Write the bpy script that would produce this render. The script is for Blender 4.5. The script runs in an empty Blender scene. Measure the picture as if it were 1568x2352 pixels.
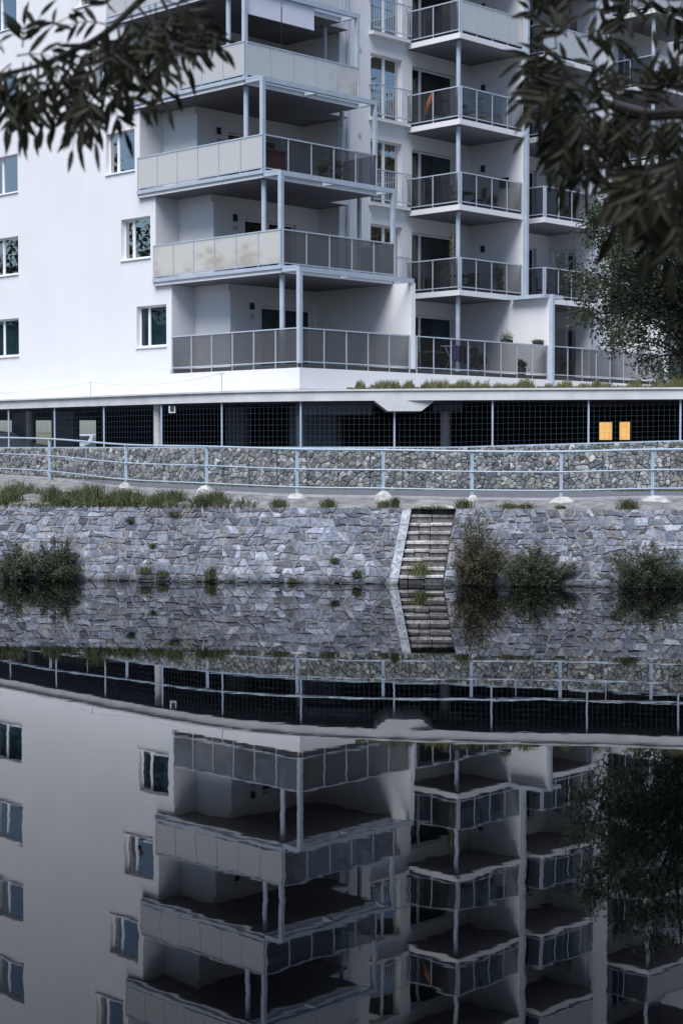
import bpy, math, random
import numpy as np
from mathutils import Vector, Matrix

S = bpy.context.scene
COL = S.collection
R = math.radians

# ------------------------------------------------------------------ camera, sky, sun, exposure
HC = 3.65
cam = bpy.data.cameras.new('camera')
cam_o = bpy.data.objects.new('camera', cam); COL.objects.link(cam_o)
cam_o.location = (0, 0, HC)
PITCH = math.atan((1176 - 1030) / 3800)
cam_o.rotation_euler = (math.pi / 2 - PITCH, 0, 0)
cam.sensor_fit = 'VERTICAL'; cam.sensor_height = 36.0
cam.lens = 36.0 * 3800 / 2352
cam.clip_start = 0.1; cam.clip_end = 2000
cam.dof.use_dof = True; cam.dof.focus_distance = 54; cam.dof.aperture_fstop = 5.0
S.camera = cam_o
S.render.resolution_x = 682; S.render.resolution_y = 1024

w = bpy.data.worlds.new('World'); S.world = w; w.use_nodes = True
nt = w.node_tree
sky = nt.nodes.new('ShaderNodeTexSky'); sky.sky_type = 'NISHITA'; sky.sun_disc = False
SUN_DIR = Vector((-0.26, -0.60, 1.12)).normalized()       # towards the sun
sky.sun_elevation = math.asin(SUN_DIR.z)
sky.sun_rotation = math.atan2(SUN_DIR.x, SUN_DIR.y)
sky.air_density = 1.0; sky.dust_density = 1.5; sky.ozone_density = 6.0
nt.links.new(sky.outputs[0], nt.nodes['Background'].inputs[0])
nt.nodes['Background'].inputs[1].default_value = 0.050

sl = bpy.data.lights.new('sun', 'SUN'); sl.energy = 2.1; sl.angle = R(40); sl.color = (1.0, 0.985, 0.965)
so = bpy.data.objects.new('sun', sl); COL.objects.link(so)
so.rotation_euler = (-SUN_DIR).to_track_quat('-Z', 'Y').to_euler()

S.view_settings.view_transform = 'Standard'; S.view_settings.look = 'None'
S.view_settings.gamma = 1.0; S.view_settings.exposure = 1.38
S.cycles.max_bounces = 8; S.cycles.transparent_max_bounces = 24
S.cycles.use_denoising = True

# ------------------------------------------------------------------ helpers
def tag(o, label=None, cat=None, group=None, kind=None):
    if label: o['label'] = label
    if cat: o['category'] = cat
    if group: o['group'] = group
    if kind: o['kind'] = kind
    return o

def empty(name, loc=(0, 0, 0), rz=0.0, parent=None):
    o = bpy.data.objects.new(name, None); COL.objects.link(o)
    o.location = loc; o.rotation_euler = (0, 0, rz); o.empty_display_size = 0.3
    if parent: o.parent = parent
    return o

def copy_tree(o, parent=None):
    c = o.copy(); COL.objects.link(c)
    if parent: c.parent = parent; c.matrix_parent_inverse = o.matrix_parent_inverse
    for ch in o.children: copy_tree(ch, c)
    return c

class MB:
    def __init__(s): s.v = []; s.f = []; s.c = []; s.m = []
    def face(s, pts, col=None):
        n = len(s.v); s.v += [tuple(p) for p in pts]; s.f.append(tuple(range(n, n + len(pts)))); s.c.append(col)
    def mesh(s, verts, faces, col=None):
        n = len(s.v); s.v += [tuple(p) for p in verts]
        for f in faces: s.f.append(tuple(i + n for i in f)); s.c.append(col)
    def box(s, x0, x1, y0, y1, z0, z1, col=None):
        v = [(x0,y0,z0),(x1,y0,z0),(x1,y1,z0),(x0,y1,z0),(x0,y0,z1),(x1,y0,z1),(x1,y1,z1),(x0,y1,z1)]
        s.mesh(v, [(0,3,2,1),(4,5,6,7),(0,1,5,4),(1,2,6,5),(2,3,7,6),(3,0,4,7)], col)
    def cbox(s, x0, x1, y0, y1, z0, z1, b=0.01, col=None):
        """box with chamfered vertical and top edges"""
        pl = [(x0+b,y0),(x1-b,y0),(x1,y0+b),(x1,y1-b),(x1-b,y1),(x0+b,y1),(x0,y1-b),(x0,y0+b)]
        cx, cy = (x0+x1)/2, (y0+y1)/2
        k = 1 - 2*b/max(x1-x0, 1e-6), 1 - 2*b/max(y1-y0, 1e-6)
        v = [(x,y,z0) for x,y in pl] + [(x,y,z1-b) for x,y in pl] + [(cx+(x-cx)*k[0], cy+(y-cy)*k[1], z1) for x,y in pl]
        f = [tuple(reversed(range(8))), tuple(range(16, 24))]
        for r in (0, 8):
            for i in range(8):
                j = (i+1) % 8; f.append((r+i, r+j, r+8+j, r+8+i))
        s.mesh(v, f, col)
    def tube(s, p0, p1, r0, r1=None, n=8, col=None, caps=True):
        p0 = Vector(p0); p1 = Vector(p1); r1 = r0 if r1 is None else r1
        d = (p1 - p0)
        if d.length < 1e-6: return
        d.normalize()
        a = d.orthogonal().normalized(); b = d.cross(a)
        v = []
        for p, r in ((p0, r0), (p1, r1)):
            for i in range(n):
                t = 2*math.pi*i/n; v.append(p + a*(r*math.cos(t)) + b*(r*math.sin(t)))
        f = [(i, (i+1) % n, n+(i+1) % n, n+i) for i in range(n)]
        if caps: f += [tuple(reversed(range(n))), tuple(range(n, 2*n))]
        s.mesh(v, f, col)
    def path(s, pts, r0, r1=None, n=6, col=None):
        r1 = r0 if r1 is None else r1
        m = len(pts) - 1
        for i in range(m):
            s.tube(pts[i], pts[i+1], r0+(r1-r0)*i/m, r0+(r1-r0)*(i+1)/m, n, col)
    def lathe(s, cx, cy, prof, n=16, col=None):
        v = []; f = []
        for (r, z) in prof:
            for i in range(n):
                t = 2*math.pi*i/n; v.append((cx+r*math.cos(t), cy+r*math.sin(t), z))
        for k in range(len(prof)-1):
            for i in range(n):
                j = (i+1) % n; f.append((k*n+i, k*n+j, (k+1)*n+j, (k+1)*n+i))
        f += [tuple(reversed(range(n))), tuple(range((len(prof)-1)*n, len(prof)*n))]
        s.mesh(v, f, col)
    def beam(s, p0, p1, wd, h, col=None):
        """rectangular bar between two points, wd wide (horizontal), h high, centred"""
        p0 = Vector(p0); p1 = Vector(p1); d = p1 - p0
        sd = Vector((-d.y, d.x, 0))
        if sd.length < 1e-6: sd = Vector((1, 0, 0))
        sd = sd.normalized()*(wd/2)
        up = d.cross(sd).normalized()
        if up.z < 0 or abs(up.z) < 1e-6 and up.y > 0: up = -up
        up = up*(h/2)
        v = [p0-sd-up, p0+sd-up, p0+sd+up, p0-sd+up, p1-sd-up, p1+sd-up, p1+sd+up, p1-sd+up]
        s.mesh(v, [(0,1,2,3),(7,6,5,4),(0,4,5,1),(1,5,6,2),(2,6,7,3),(3,7,4,0)], col)
    def arrays(s, verts, faces, cols=None):
        n = len(s.v); s.v += [tuple(p) for p in verts]
        for i, f in enumerate(faces):
            s.f.append(tuple(int(k)+n for k in f)); s.c.append(None if cols is None else tuple(cols[i]))
    def build(s, name, m, parent=None, smooth=False):
        me = bpy.data.meshes.new(name); me.from_pydata(s.v, [], s.f)
        if any(c is not None for c in s.c):
            at = me.attributes.new('col', 'FLOAT_COLOR', 'FACE')
            arr = np.ones((len(s.f), 4), dtype=np.float32)
            for i, c in enumerate(s.c):
                if c is not None: arr[i, :3] = c[:3]
            at.data.foreach_set('color', arr.ravel())
        if m: me.materials.append(m)
        if smooth: me.polygons.foreach_set('use_smooth', [True]*len(me.polygons))
        me.update()
        o = bpy.data.objects.new(name, me); COL.objects.link(o)
        if parent: o.parent = parent
        return o

# wall with openings: runs along axis, thickness from c to c+t.  'u': plane is v=c ; 'v': plane is u=c
def wall(mb, axis, c, t, a0, a1, z0, z1, holes=()):
    A = sorted({a0, a1, *[max(a0, min(a1, x)) for h in holes for x in h[:2]]})
    Z = sorted({z0, z1, *[max(z0, min(z1, x)) for h in holes for x in h[2:]]})
    def filled(i, j):
        if i < 0 or j < 0 or i >= len(A)-1 or j >= len(Z)-1: return False
        ca, cz = (A[i]+A[i+1])/2, (Z[j]+Z[j+1])/2
        return not any(h[0] < ca < h[1] and h[2] < cz < h[3] for h in holes)
    def P(a, d, z): return (d, a, z) if axis == 'u' else (a, d, z)
    for i in range(len(A)-1):
        for j in range(len(Z)-1):
            if not filled(i, j): continue
            x0, x1, y0, y1 = A[i], A[i+1], Z[j], Z[j+1]
            mb.face([P(x0,c,y0),P(x1,c,y0),P(x1,c,y1),P(x0,c,y1)])
            mb.face([P(x0,c+t,y0),P(x0,c+t,y1),P(x1,c+t,y1),P(x1,c+t,y0)])
            if not filled(i-1, j): mb.face([P(x0,c,y0),P(x0,c,y1),P(x0,c+t,y1),P(x0,c+t,y0)])
            if not filled(i+1, j): mb.face([P(x1,c,y0),P(x1,c+t,y0),P(x1,c+t,y1),P(x1,c,y1)])
            if not filled(i, j-1): mb.face([P(x0,c,y0),P(x0,c+t,y0),P(x1,c+t,y0),P(x1,c,y0)])
            if not filled(i, j+1): mb.face([P(x0,c,y1),P(x1,c,y1),P(x1,c+t,y1),P(x0,c+t,y1)])

# ------------------------------------------------------------------ materials
def new_mat(name):
    m = bpy.data.materials.new(name); m.use_nodes = True
    return m, m.node_tree, m.node_tree.nodes['Principled BSDF']
def N(t, typ, **kw):
    n = t.nodes.new(typ)
    for k, v in kw.items(): setattr(n, k, v)
    return n
def ramp(t, fac, stops):
    r = N(t, 'ShaderNodeValToRGB')
    e = r.color_ramp.elements
    while len(e) < len(stops): e.new(0.5)
    for i, (p, c) in enumerate(stops): e[i].position = p; e[i].color = (*c, 1)
    t.links.new(fac, r.inputs[0]); return r.outputs[0]
def noise(t, scale, detail=4, rough=0.55, vec=None, dist=0.0):
    n = N(t, 'ShaderNodeTexNoise'); n.inputs['Scale'].default_value = scale
    n.inputs['Detail'].default_value = detail; n.inputs['Roughness'].default_value = rough
    n.inputs['Distortion'].default_value = dist
    if vec is not None: t.links.new(vec, n.inputs['Vector'])
    return n.outputs['Fac']
def position(t, scale=(1, 1, 1)):
    g = N(t, 'ShaderNodeNewGeometry'); mp = N(t, 'ShaderNodeMapping')
    mp.inputs['Scale'].default_value = scale
    t.links.new(g.outputs['Position'], mp.inputs['Vector']); return mp.outputs[0]
def mixc(t, a, b, fac, mode='MIX'):
    m = N(t, 'ShaderNodeMix', data_type='RGBA', blend_type=mode)
    if isinstance(fac, (int, float)): m.inputs[0].default_value = fac
    else: t.links.new(fac, m.inputs[0])
    for i, x in ((6, a), (7, b)):
        if isinstance(x, tuple): m.inputs[i].default_value = (*x, 1)
        else: t.links.new(x, m.inputs[i])
    return m.outputs[2]
def bump(t, p, h, strength=0.3, dist=0.01):
    b = N(t, 'ShaderNodeBump'); b.inputs['Strength'].default_value = strength; b.inputs['Distance'].default_value = dist
    t.links.new(h, b.inputs['Height']); t.links.new(b.outputs[0], p.inputs['Normal'])

def simple(name, c, rough=0.6, var=0.12, scale=3.0, metal=0.0, spec=0.3, bmp=0.0, bscale=60, streak=False, attr=False):
    m, t, p = new_mat(name)
    vec = position(t)
    n = noise(t, scale, 5, 0.6, vec)
    lo = tuple(x*(1-var) for x in c); hi = tuple(min(1, x*(1+var)) for x in c)
    col = ramp(t, n, [(0.3, lo), (0.7, hi)])
    if streak:
        n2 = noise(t, 1.0, 5, 0.65, position(t, (2.2, 2.2, 0.12)))
        s2 = ramp(t, n2, [(0.42, (0.86, 0.87, 0.88)), (0.62, (1, 1, 1))])
        col = mixc(t, col, s2, 0.14, 'MULTIPLY')
    if attr:
        a = N(t, 'ShaderNodeAttribute', attribute_name='col')
        col = mixc(t, col, a.outputs['Color'], 1.0, 'MULTIPLY')
    t.links.new(col, p.inputs['Base Color'])
    p.inputs['Roughness'].default_value = rough; p.inputs['Metallic'].default_value = metal
    p.inputs['Specular IOR Level'].default_value = spec
    if bmp: bump(t, p, noise(t, bscale, 4, 0.6, vec), bmp, 0.01)
    return m

def glassy(name, tint, refl, refl_col=(1, 1, 1), diff=None, dfac=0.0, rough=0.02, tlf=0.5):
    """flat pane: tinted see-through + mirror reflection by angle + optional milky diffuse"""
    m, t, p = new_mat(name); t.nodes.remove(p)
    out = t.nodes['Material Output']
    tr = N(t, 'ShaderNodeBsdfTransparent'); tr.inputs[0].default_value = (*tint, 1)
    body = tr.outputs[0]
    if dfac > 0:
        df = N(t, 'ShaderNodeBsdfDiffuse'); df.inputs[0].default_value = (*diff, 1)
        tl = N(t, 'ShaderNodeBsdfTranslucent'); tl.inputs[0].default_value = (*diff, 1)
        a = N(t, 'ShaderNodeMixShader'); a.inputs[0].default_value = tlf
        t.links.new(df.outputs[0], a.inputs[1]); t.links.new(tl.outputs[0], a.inputs[2])
        x = N(t, 'ShaderNodeMixShader'); x.inputs[0].default_value = dfac
        t.links.new(body, x.inputs[1]); t.links.new(a.outputs[0], x.inputs[2]); body = x.outputs[0]
    g = N(t, 'ShaderNodeBsdfGlossy'); g.inputs[0].default_value = (*refl_col, 1); g.inputs[1].default_value = rough
    nz = noise(t, 1.3, 2, 0.5, position(t)); bp = N(t, 'ShaderNodeBump'); bp.inputs['Strength'].default_value = 0.06; bp.inputs['Distance'].default_value = 0.01
    t.links.new(nz, bp.inputs['Height']); t.links.new(bp.outputs[0], g.inputs['Normal'])
    lw = N(t, 'ShaderNodeFresnel')
    gm = N(t, 'ShaderNodeNewGeometry'); io = N(t, 'ShaderNodeMath', operation='MULTIPLY_ADD')
    io.inputs[1].default_value = 1/1.5-1.5; io.inputs[2].default_value = 1.5
    t.links.new(gm.outputs['Backfacing'], io.inputs[0]); t.links.new(io.outputs[0], lw.inputs[0])
    ma = N(t, 'ShaderNodeMath', operation='MULTIPLY_ADD'); ma.inputs[1].default_value = 0.9; ma.inputs[2].default_value = refl; ma.use_clamp = True
    t.links.new(lw.outputs[0], ma.inputs[0])
    x = N(t, 'ShaderNodeMixShader'); t.links.new(ma.outputs[0], x.inputs[0])
    t.links.new(body, x.inputs[1]); t.links.new(g.outputs[0], x.inputs[2]); t.links.new(x.outputs[0], out.inputs[0])
    return m

M = {}
M['plaster'] = simple('white_plaster', (0.69, 0.70, 0.725), 0.85, 0.025, 0.5, bmp=0.12, bscale=90, streak=True)
M['soffit_shade'] = simple('soffit_shade_paint', (0.15, 0.15, 0.17), 0.8, 0.06, 1.2)  # underside is really white; the shade below balconies is put into this grey
M['concrete'] = simple('concrete', (0.52, 0.53, 0.54), 0.85, 0.12, 1.6, bmp=0.2, bscale=30, streak=True)
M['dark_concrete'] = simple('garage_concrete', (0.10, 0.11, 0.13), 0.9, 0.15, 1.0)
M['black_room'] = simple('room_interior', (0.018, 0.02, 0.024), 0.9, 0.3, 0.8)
M['steel'] = simple('galvanised_steel', (0.38, 0.44, 0.52), 0.42, 0.10, 2.0, metal=0.0, spec=0.5)
M['rail_steel'] = simple('path_railing_steel', (0.34, 0.42, 0.52), 0.42, 0.10, 2.0, metal=0.0, spec=0.5)
M['frame'] = simple('window_frame_white', (0.74, 0.76, 0.79), 0.4, 0.04, 2.0, spec=0.5)
M['gasket'] = simple('dark_gasket', (0.03, 0.035, 0.04), 0.6, 0.2, 2.0)
M['floor'] = simple('terrace_floor', (0.045, 0.045, 0.05), 0.8, 0.15, 1.5)
M['panel'] = glassy('tinted_balustrade_glass', (0.62, 0.63, 0.64), 0.10, (1, 0.97, 0.94), (0.44, 0.45, 0.48), 0.25, 0.03)
M['sky_bright_panel'] = glassy('painted_sky_balustrade_glass', (0.7, 0.68, 0.66), 0.40, (1, 0.88, 0.76), (0.93, 0.86, 0.78), 0.72, 0.04, 0.2)  # cream diffuse paints the bright sky reflection into the upper panes
M['clear_panel'] = glassy('smoky_balustrade_glass', (0.66, 0.67, 0.68), 0.01, (1, .95, .9), (0.3, 0.3, 0.33), 0.04, 0.02)
M['pane'] = glassy('window_glass', (0.55, 0.62, 0.64), 0.45, (1.0, 0.95, 0.88), rough=0.005)
M['door_pane'] = glassy('door_glass', (0.5, 0.55, 0.57), 0.015, (0.96, 0.98, 1.0), rough=0.005)
M['curtain'] = simple('teal_curtain', (0.20, 0.38, 0.42), 0.9, 0.2, 2.0)
M['blind'] = simple('white_roller_blind', (0.66, 0.67, 0.76), 0.8, 0.03, 2.0)
M['wire'] = simple('fence_wire', (0.06, 0.085, 0.12), 0.5, 0.1, 2.0)
M['asphalt'] = simple('path_asphalt', (0.10, 0.108, 0.13), 0.9, 0.15, 2.5, bmp=0.3, bscale=80)
M['kerb'] = simple('kerb_concrete', (0.42, 0.43, 0.45), 0.85, 0.2, 3.0, bmp=0.3, bscale=25)
M['gravel'] = simple('sandy_verge', (0.165, 0.165, 0.17), 0.95, 0.5, 2.6, bmp=0.9, bscale=28)
M['soil'] = simple('river_soil', (0.06, 0.055, 0.045), 0.95, 0.3, 1.5, bmp=0.5, bscale=20)
M['footing'] = simple('rough_footing_concrete', (0.38, 0.375, 0.37), 0.9, 0.35, 7.0, bmp=0.9, bscale=22)
M['leaf'] = simple('bush_leaf', (0.062, 0.078, 0.050), 0.65, 0.3, 4.0, spec=0.3, attr=True)
M['grass'] = simple('grass_blade', (0.075, 0.085, 0.045), 0.8, 0.3, 3.0, spec=0.2, attr=True)
M['bark'] = simple('bark', (0.018, 0.016, 0.015), 0.9, 0.3, 8.0, bmp=0.6, bscale=40)
M['pot'] = simple('plant_pot', (0.14, 0.10, 0.09), 0.7, 0.15, 5.0)
M['yellow'] = simple('yellow_planter', (0.42, 0.36, 0.16), 0.7, 0.1, 5.0)
M['maroon'] = simple('maroon_box', (0.10, 0.03, 0.035), 0.7, 0.12, 5.0)
M['dark'] = simple('dark_furniture', (0.03, 0.03, 0.035), 0.6, 0.2, 5.0)
M['wood'] = simple('brown_wood', (0.16, 0.095, 0.055), 0.6, 0.25, 6.0)
M['orange'] = simple('orange_cloth', (0.62, 0.17, 0.03), 0.8, 0.12, 5.0)
M['pale'] = simple('pale_plastic', (0.55, 0.58, 0.62), 0.5, 0.08, 5.0)
M['cloth_dark'] = simple('dark_cloth', (0.025, 0.022, 0.04), 0.9, 0.2, 5.0)
M['cloth_violet'] = simple('violet_cloth', (0.14, 0.10, 0.26), 0.9, 0.2, 5.0)
M['car'] = simple('white_car_paint', (0.78, 0.79, 0.80), 0.25, 0.02, 1.0, spec=0.6)
M['tyre'] = simple('tyre_rubber', (0.02, 0.02, 0.02), 0.8, 0.2, 4.0)
M['hill'] = simple('dry_hill', (0.10, 0.10, 0.07), 0.95, 0.35, 0.15)

M['side_hill_dark'] = simple('added_hill_slope', (0.022, 0.025, 0.02), 0.95, 0.5, 0.12)  # for the added side hills, near-black to darken what the glass mirrors
def lit(name, col, s):
    m, t, p = new_mat(name)
    p.inputs['Base Color'].default_value = (*[c*0.5 for c in col], 1)
    n = noise(t, 2.2, 3, 0.5, position(t, (1, 1, 1)))
    cr = ramp(t, n, [(0.3, tuple(c*0.78 for c in col)), (0.7, col)])
    t.links.new(cr, p.inputs['Emission Color']); p.inputs['Emission Strength'].default_value = s
    return m
M['lit'] = lit('lit_window_glow', (1.0, 0.60, 0.21), 0.38)
M['lit_dim'] = lit('dim_lit_room', (1.0, 0.36, 0.06), 0.07)

def stone_mat(name, streaks, wet=False):
    m, t, p = new_mat(name)
    a = N(t, 'ShaderNodeAttribute', attribute_name='col')
    v = position(t, (1, 1, 1))
    n1 = noise(t, 9, 6, 0.65, v, 0.6)
    c1 = ramp(t, n1, [(0.30, (0.36, 0.37, 0.40)), (0.5, (0.92, 0.93, 0.95)), (0.68, (1.45, 1.42, 1.38))])
    col = mixc(t, a.outputs['Color'], c1, 0.85, 'MULTIPLY')
    n2 = noise(t, 3.0, 5, 0.7, position(t, streaks), 1.2)
    c2 = ramp(t, n2, [(0.36, (0.55, 0.56, 0.60)), (0.5, (1, 1, 1)), (0.66, (1.18, 1.16, 1.12))])
    col = mixc(t, col, c2, 0.7, 'MULTIPLY')
    if wet:
        sp = N(t, 'ShaderNodeSeparateXYZ'); t.links.new(v, sp.inputs[0])
        wz = N(t, 'ShaderNodeMath', operation='MULTIPLY_ADD'); wz.inputs[1].default_value = 0.35
        t.links.new(noise(t, 2.2, 4, 0.6, v), wz.inputs[0]); t.links.new(sp.outputs['Z'], wz.inputs[2])
        wc = ramp(t, wz.outputs[0], [(0.20, (0.34, 0.36, 0.33)), (0.36, (1, 1, 1))])
        col = mixc(t, col, wc, 1.0, 'MULTIPLY')
        moss = ramp(t, noise(t, 1.1, 5, 0.65, v), [(0.56, (1, 1, 1)), (0.72, (0.62, 0.66, 0.55))])
        col = mixc(t, col, moss, 0.8, 'MULTIPLY')
    t.links.new(col, p.inputs['Base Color']); p.inputs['Roughness'].default_value = 0.85
    p.inputs['Specular IOR Level'].default_value = 0.25
    bump(t, p, noise(t, 22, 6, 0.65, v), 0.55, 0.02)
    return m
M['stone'] = stone_mat('river_wall_stone', (2.2, 2.2, 1.0), True)
M['gabion'] = stone_mat('gabion_rock', (1.5, 1.5, 3.0))
M['mortar'] = simple('wall_mortar', (0.215, 0.205, 0.21), 0.95, 0.35, 2.0, bmp=0.6, bscale=30)

# foreground leaves, slightly translucent
def leaf_mat():
    m, t, p = new_mat('ash_leaf')
    a = N(t, 'ShaderNodeAttribute', attribute_name='col')
    n = noise(t, 30, 3, 0.5, position(t))
    c = ramp(t, n, [(0.3, (0.011, 0.0125, 0.007)), (0.7, (0.024, 0.0255, 0.014))])
    col = mixc(t, c, a.outputs['Color'], 1.0, 'MULTIPLY')
    t.links.new(col, p.inputs['Base Color']); p.inputs['Roughness'].default_value = 0.6
    p.inputs['Specular IOR Level'].default_value = 0.25
    tl = N(t, 'ShaderNodeBsdfTranslucent'); t.links.new(col, tl.inputs[0])
    x = N(t, 'ShaderNodeMixShader'); x.inputs[0].default_value = 0.32
    t.links.new(p.outputs[0], x.inputs[1]); t.links.new(tl.outputs[0], x.inputs[2])
    t.links.new(x.outputs[0], t.nodes['Material Output'].inputs[0])
    return m
M['ash_leaf'] = leaf_mat()

def water_mat():
    m, t, p = new_mat('river_water')
    p.inputs['Base Color'].default_value = (0.0005, 0.0007, 0.0009, 1)
    p.inputs['Roughness'].default_value = 0.012
    p.inputs['IOR'].default_value = 1.33; p.inputs['Specular Tint'].default_value = (0.74, 0.82, 0.96, 1)
    v1 = position(t, (1.0, 1.0, 1.0))
    def centred(fac, k):
        a = N(t, 'ShaderNodeMath', operation='SUBTRACT'); t.links.new(fac, a.inputs[0]); a.inputs[1].default_value = 0.5
        b = N(t, 'ShaderNodeMath', operation='MULTIPLY'); t.links.new(a.outputs[0], b.inputs[0]); b.inputs[1].default_value = k
        return b.outputs[0]
    def add(a, b):
        n = N(t, 'ShaderNodeMath', operation='ADD'); t.links.new(a, n.inputs[0]); t.links.new(b, n.inputs[1]); return n.outputs[0]
    patch = ramp(t, noise(t, 0.12, 2, 0.5, position(t, (0.5, 1, 1))), [(0.38, (0.35, 0.35, 0.35)), (0.62, (1, 1, 1))])
    sy = add(centred(noise(t, 1.0, 3, 0.6, position(t, (1.3, 3.4, 1))), 0.0023),
             add(centred(noise(t, 1.0, 2, 0.5, position(t, (0.25, 0.45, 1))), 0.0010), centred(noise(t, 1.0, 2, 0.6, position(t, (2.6, 7.0, 1))), 0.0052)))
    sx = add(centred(noise(t, 1.0, 3, 0.6, position(t, (1.7, 2.3, 7))), 0.0065),
             centred(noise(t, 1.0, 2, 0.5, position(t, (0.3, 0.6, 3))), 0.003))
    my = N(t, 'ShaderNodeMath', operation='MULTIPLY'); t.links.new(sy, my.inputs[0]); t.links.new(patch, my.inputs[1])
    cx = N(t, 'ShaderNodeCombineXYZ'); t.links.new(sx, cx.inputs[0]); t.links.new(my.outputs[0], cx.inputs[1]); cx.inputs[2].default_value = 1
    nm = N(t, 'ShaderNodeVectorMath', operation='NORMALIZE'); t.links.new(cx.outputs[0], nm.inputs[0])
    t.links.new(nm.outputs[0], p.inputs['Normal'])
    return m
M['water'] = water_mat()

# ------------------------------------------------------------------ building frame of reference
C0 = Vector((-1.35, 53.5, 0))
VD = Vector((0.697, 0.717, 0)).normalized(); UD = Vector((-VD.y, VD.x, 0))
RZ = math.atan2(VD.y, VD.x)
def B(v, u, z): return C0 + VD*v + UD*u + Vector((0, 0, z))
H = 3.17; Z0 = 6.42; NF = 6; D = 0.86
def zf(k): return Z0 + H*k

# ------------------------------------------------------------------ setting: water, banks, path
def interp(pts, x, k):
    xs = [p[0] for p in pts]
    return float(np.interp(x, xs, [p[k] for p in pts]))
def smooth_curve(pts, n=6):
    out = []
    for i in range(len(pts)-1):
        p0 = Vector(pts[max(i-1, 0)]); p1 = Vector(pts[i]); p2 = Vector(pts[i+1]); p3 = Vector(pts[min(i+2, len(pts)-1)])
        for k in range(n):
            t = k/n
            out.append(0.5*((2*p1)+(p2-p0)*t+(2*p0-5*p1+4*p2-p3)*t*t+(3*p1-p0-3*p2+p3)*t**3))
    out.append(Vector(pts[-1])); return out
# railing line (X, Y, ground z) and gabion/canopy line (X, Y, base z)
RAILP = [(-30,84,3.1),(-19,67.5,2.8),(-13.5,61.3,2.68),(-10.04,57,2.60),(-6.89,53,2.39),(-4.08,50.2,2.33),(-1.30,48.5,2.25),(1.21,47.9,2.23),(3.74,47.5,2.19),(6.27,47.3,2.18),(8.86,47.2,2.24),(12,47.0,2.25),(24,46.5,2.3),(40,46,2.3)]
GABP = [(-30,82,2.9),(-19,69.3,2.75),(-13.3,63.3,2.66),(-9,58.7,2.58),(-5.0,54.6,2.50),(-2.6,52.9,2.44),(0,51.9,2.41),(3.5,51.2,2.39),(7,50.7,2.38),(10.3,50.2,2.38),(20,49,2.4),(40,46.9,2.4)]
RAILC = smooth_curve(RAILP, 8); GABC = smooth_curve(GABP, 8)
def wall_y(x): return 44.66 - 0.152*x
WT = 2.0; WB = 1.12                                     # wall height above water, batter

wat = MB(); wat.face([(-200,-60,0),(200,-60,0),(200,60,0),(-200,60,0)])
tag(wat.build('water', M['water']), kind='structure')
bed = MB(); bed.face([(-300,-300,-1.2),(300,-300,-1.2),(300,500,-1.2),(-300,500,-1.2)])
tag(bed.build('ground', M['soil']), kind='structure')
nb = MB(); nb.box(-60, 60, -60, 3.9, -1.0, 1.9); tag(nb.build('near_bank', M['soil']), kind='structure')

def strip(ca, cb):
    m = MB(); n = len(ca)
    for i in range(n-1): m.face([ca[i], ca[i+1], cb[i+1], cb[i]])
    return m
def at_x(curve, x, k):
    xs = [p.x for p in curve]
    return float(np.interp(x, xs, [p[k] for p in curve]))
XS = [x*0.5 for x in range(-60, 61)]
edge = [Vector((x, wall_y(x)+WB, WT)) for x in XS]
bk = [Vector((x, wall_y(x)+WB-0.0, -1.0)) for x in XS]
mid = []
for x in XS:
    y1 = at_x(RAILC, x, 1); z1 = at_x(RAILC, x, 2)
    mid.append(Vector((x, max(y1+0.18, wall_y(x)+WB+0.6), z1-0.02)))
vm = MB()
rnd = random.Random(4)
rows = []
for j in range(7):
    f = j/6
    rows.append([a.lerp(b, f) + Vector((0, 0, (rnd.uniform(-.04, .05) + 0.05*math.sin(a.x*1.3+j)) if 0 < j < 6 else 0)) for a, b in zip(edge, mid)])
for j in range(6):
    for i in range(len(XS)-1): vm.face([rows[j][i], rows[j][i+1], rows[j+1][i+1], rows[j+1][i]])
tag(vm.build('verge', M['gravel'], smooth=True), kind='structure')
back = [Vector((x, at_x(GABC, x, 1)+0.5, at_x(GABC, x, 2)-0.01)) for x in XS]
kin = [p + Vector((0, 0.16, 0)) for p in mid]
pm = strip([p+Vector((0,0,0.0)) for p in kin], back); tag(pm.build('path', M['asphalt']), kind='structure')
km = MB()
for i in range(len(XS)-1):
    a, b, c, d = mid[i], mid[i+1], kin[i+1], kin[i]
    up = Vector((0, 0, 0.07))
    km.face([a+up, b+up, c+up, d+up]); km.face([a-up, b-up, b+up, a+up]); km.face([d+up, c+up, c-up, d-up])
tag(km.build('path_kerb', M['kerb']), kind='structure')
gb = strip([p + Vector((0, 0.62, 0)) for p in back], [Vector((p.x*3, 140, 3.3)) for p in back])
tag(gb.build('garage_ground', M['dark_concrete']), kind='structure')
hl = MB()
hp = [(-140+i*12, 150+20*math.sin(i*.7), 2.7) for i in range(25)]
ht = [(-140+i*12, 190, 5.3+1.2*math.sin(i*1.1)+.7*math.sin(i*2.3)) for i in range(25)]
for i in range(24): hl.face([hp[i], hp[i+1], ht[i+1], ht[i]])
tag(hl.build('hill', M['hill']), kind='structure')
def side_hill(x0, x1, hh):
    h_ = MB(); n_ = 26; r0 = [(x0, -120+i*14, 0.5) for i in range(n_)]
    r1 = [((x0+x1)/2, -120+i*14, hh*(.62+.08*math.sin(i*.8)+.05*math.sin(i*2.1))) for i in range(n_)]
    r2 = [(x1, -120+i*14, hh*(1+.10*math.sin(i*.55+1)+.05*math.sin(i*1.7))) for i in range(n_)]
    for i in range(n_-1):
        h_.face([r0[i], r0[i+1], r1[i+1], r1[i]]); h_.face([r1[i], r1[i+1], r2[i+1], r2[i]])
    tag(h_.build('added_side_hill', M['side_hill_dark']), kind='structure')
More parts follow.
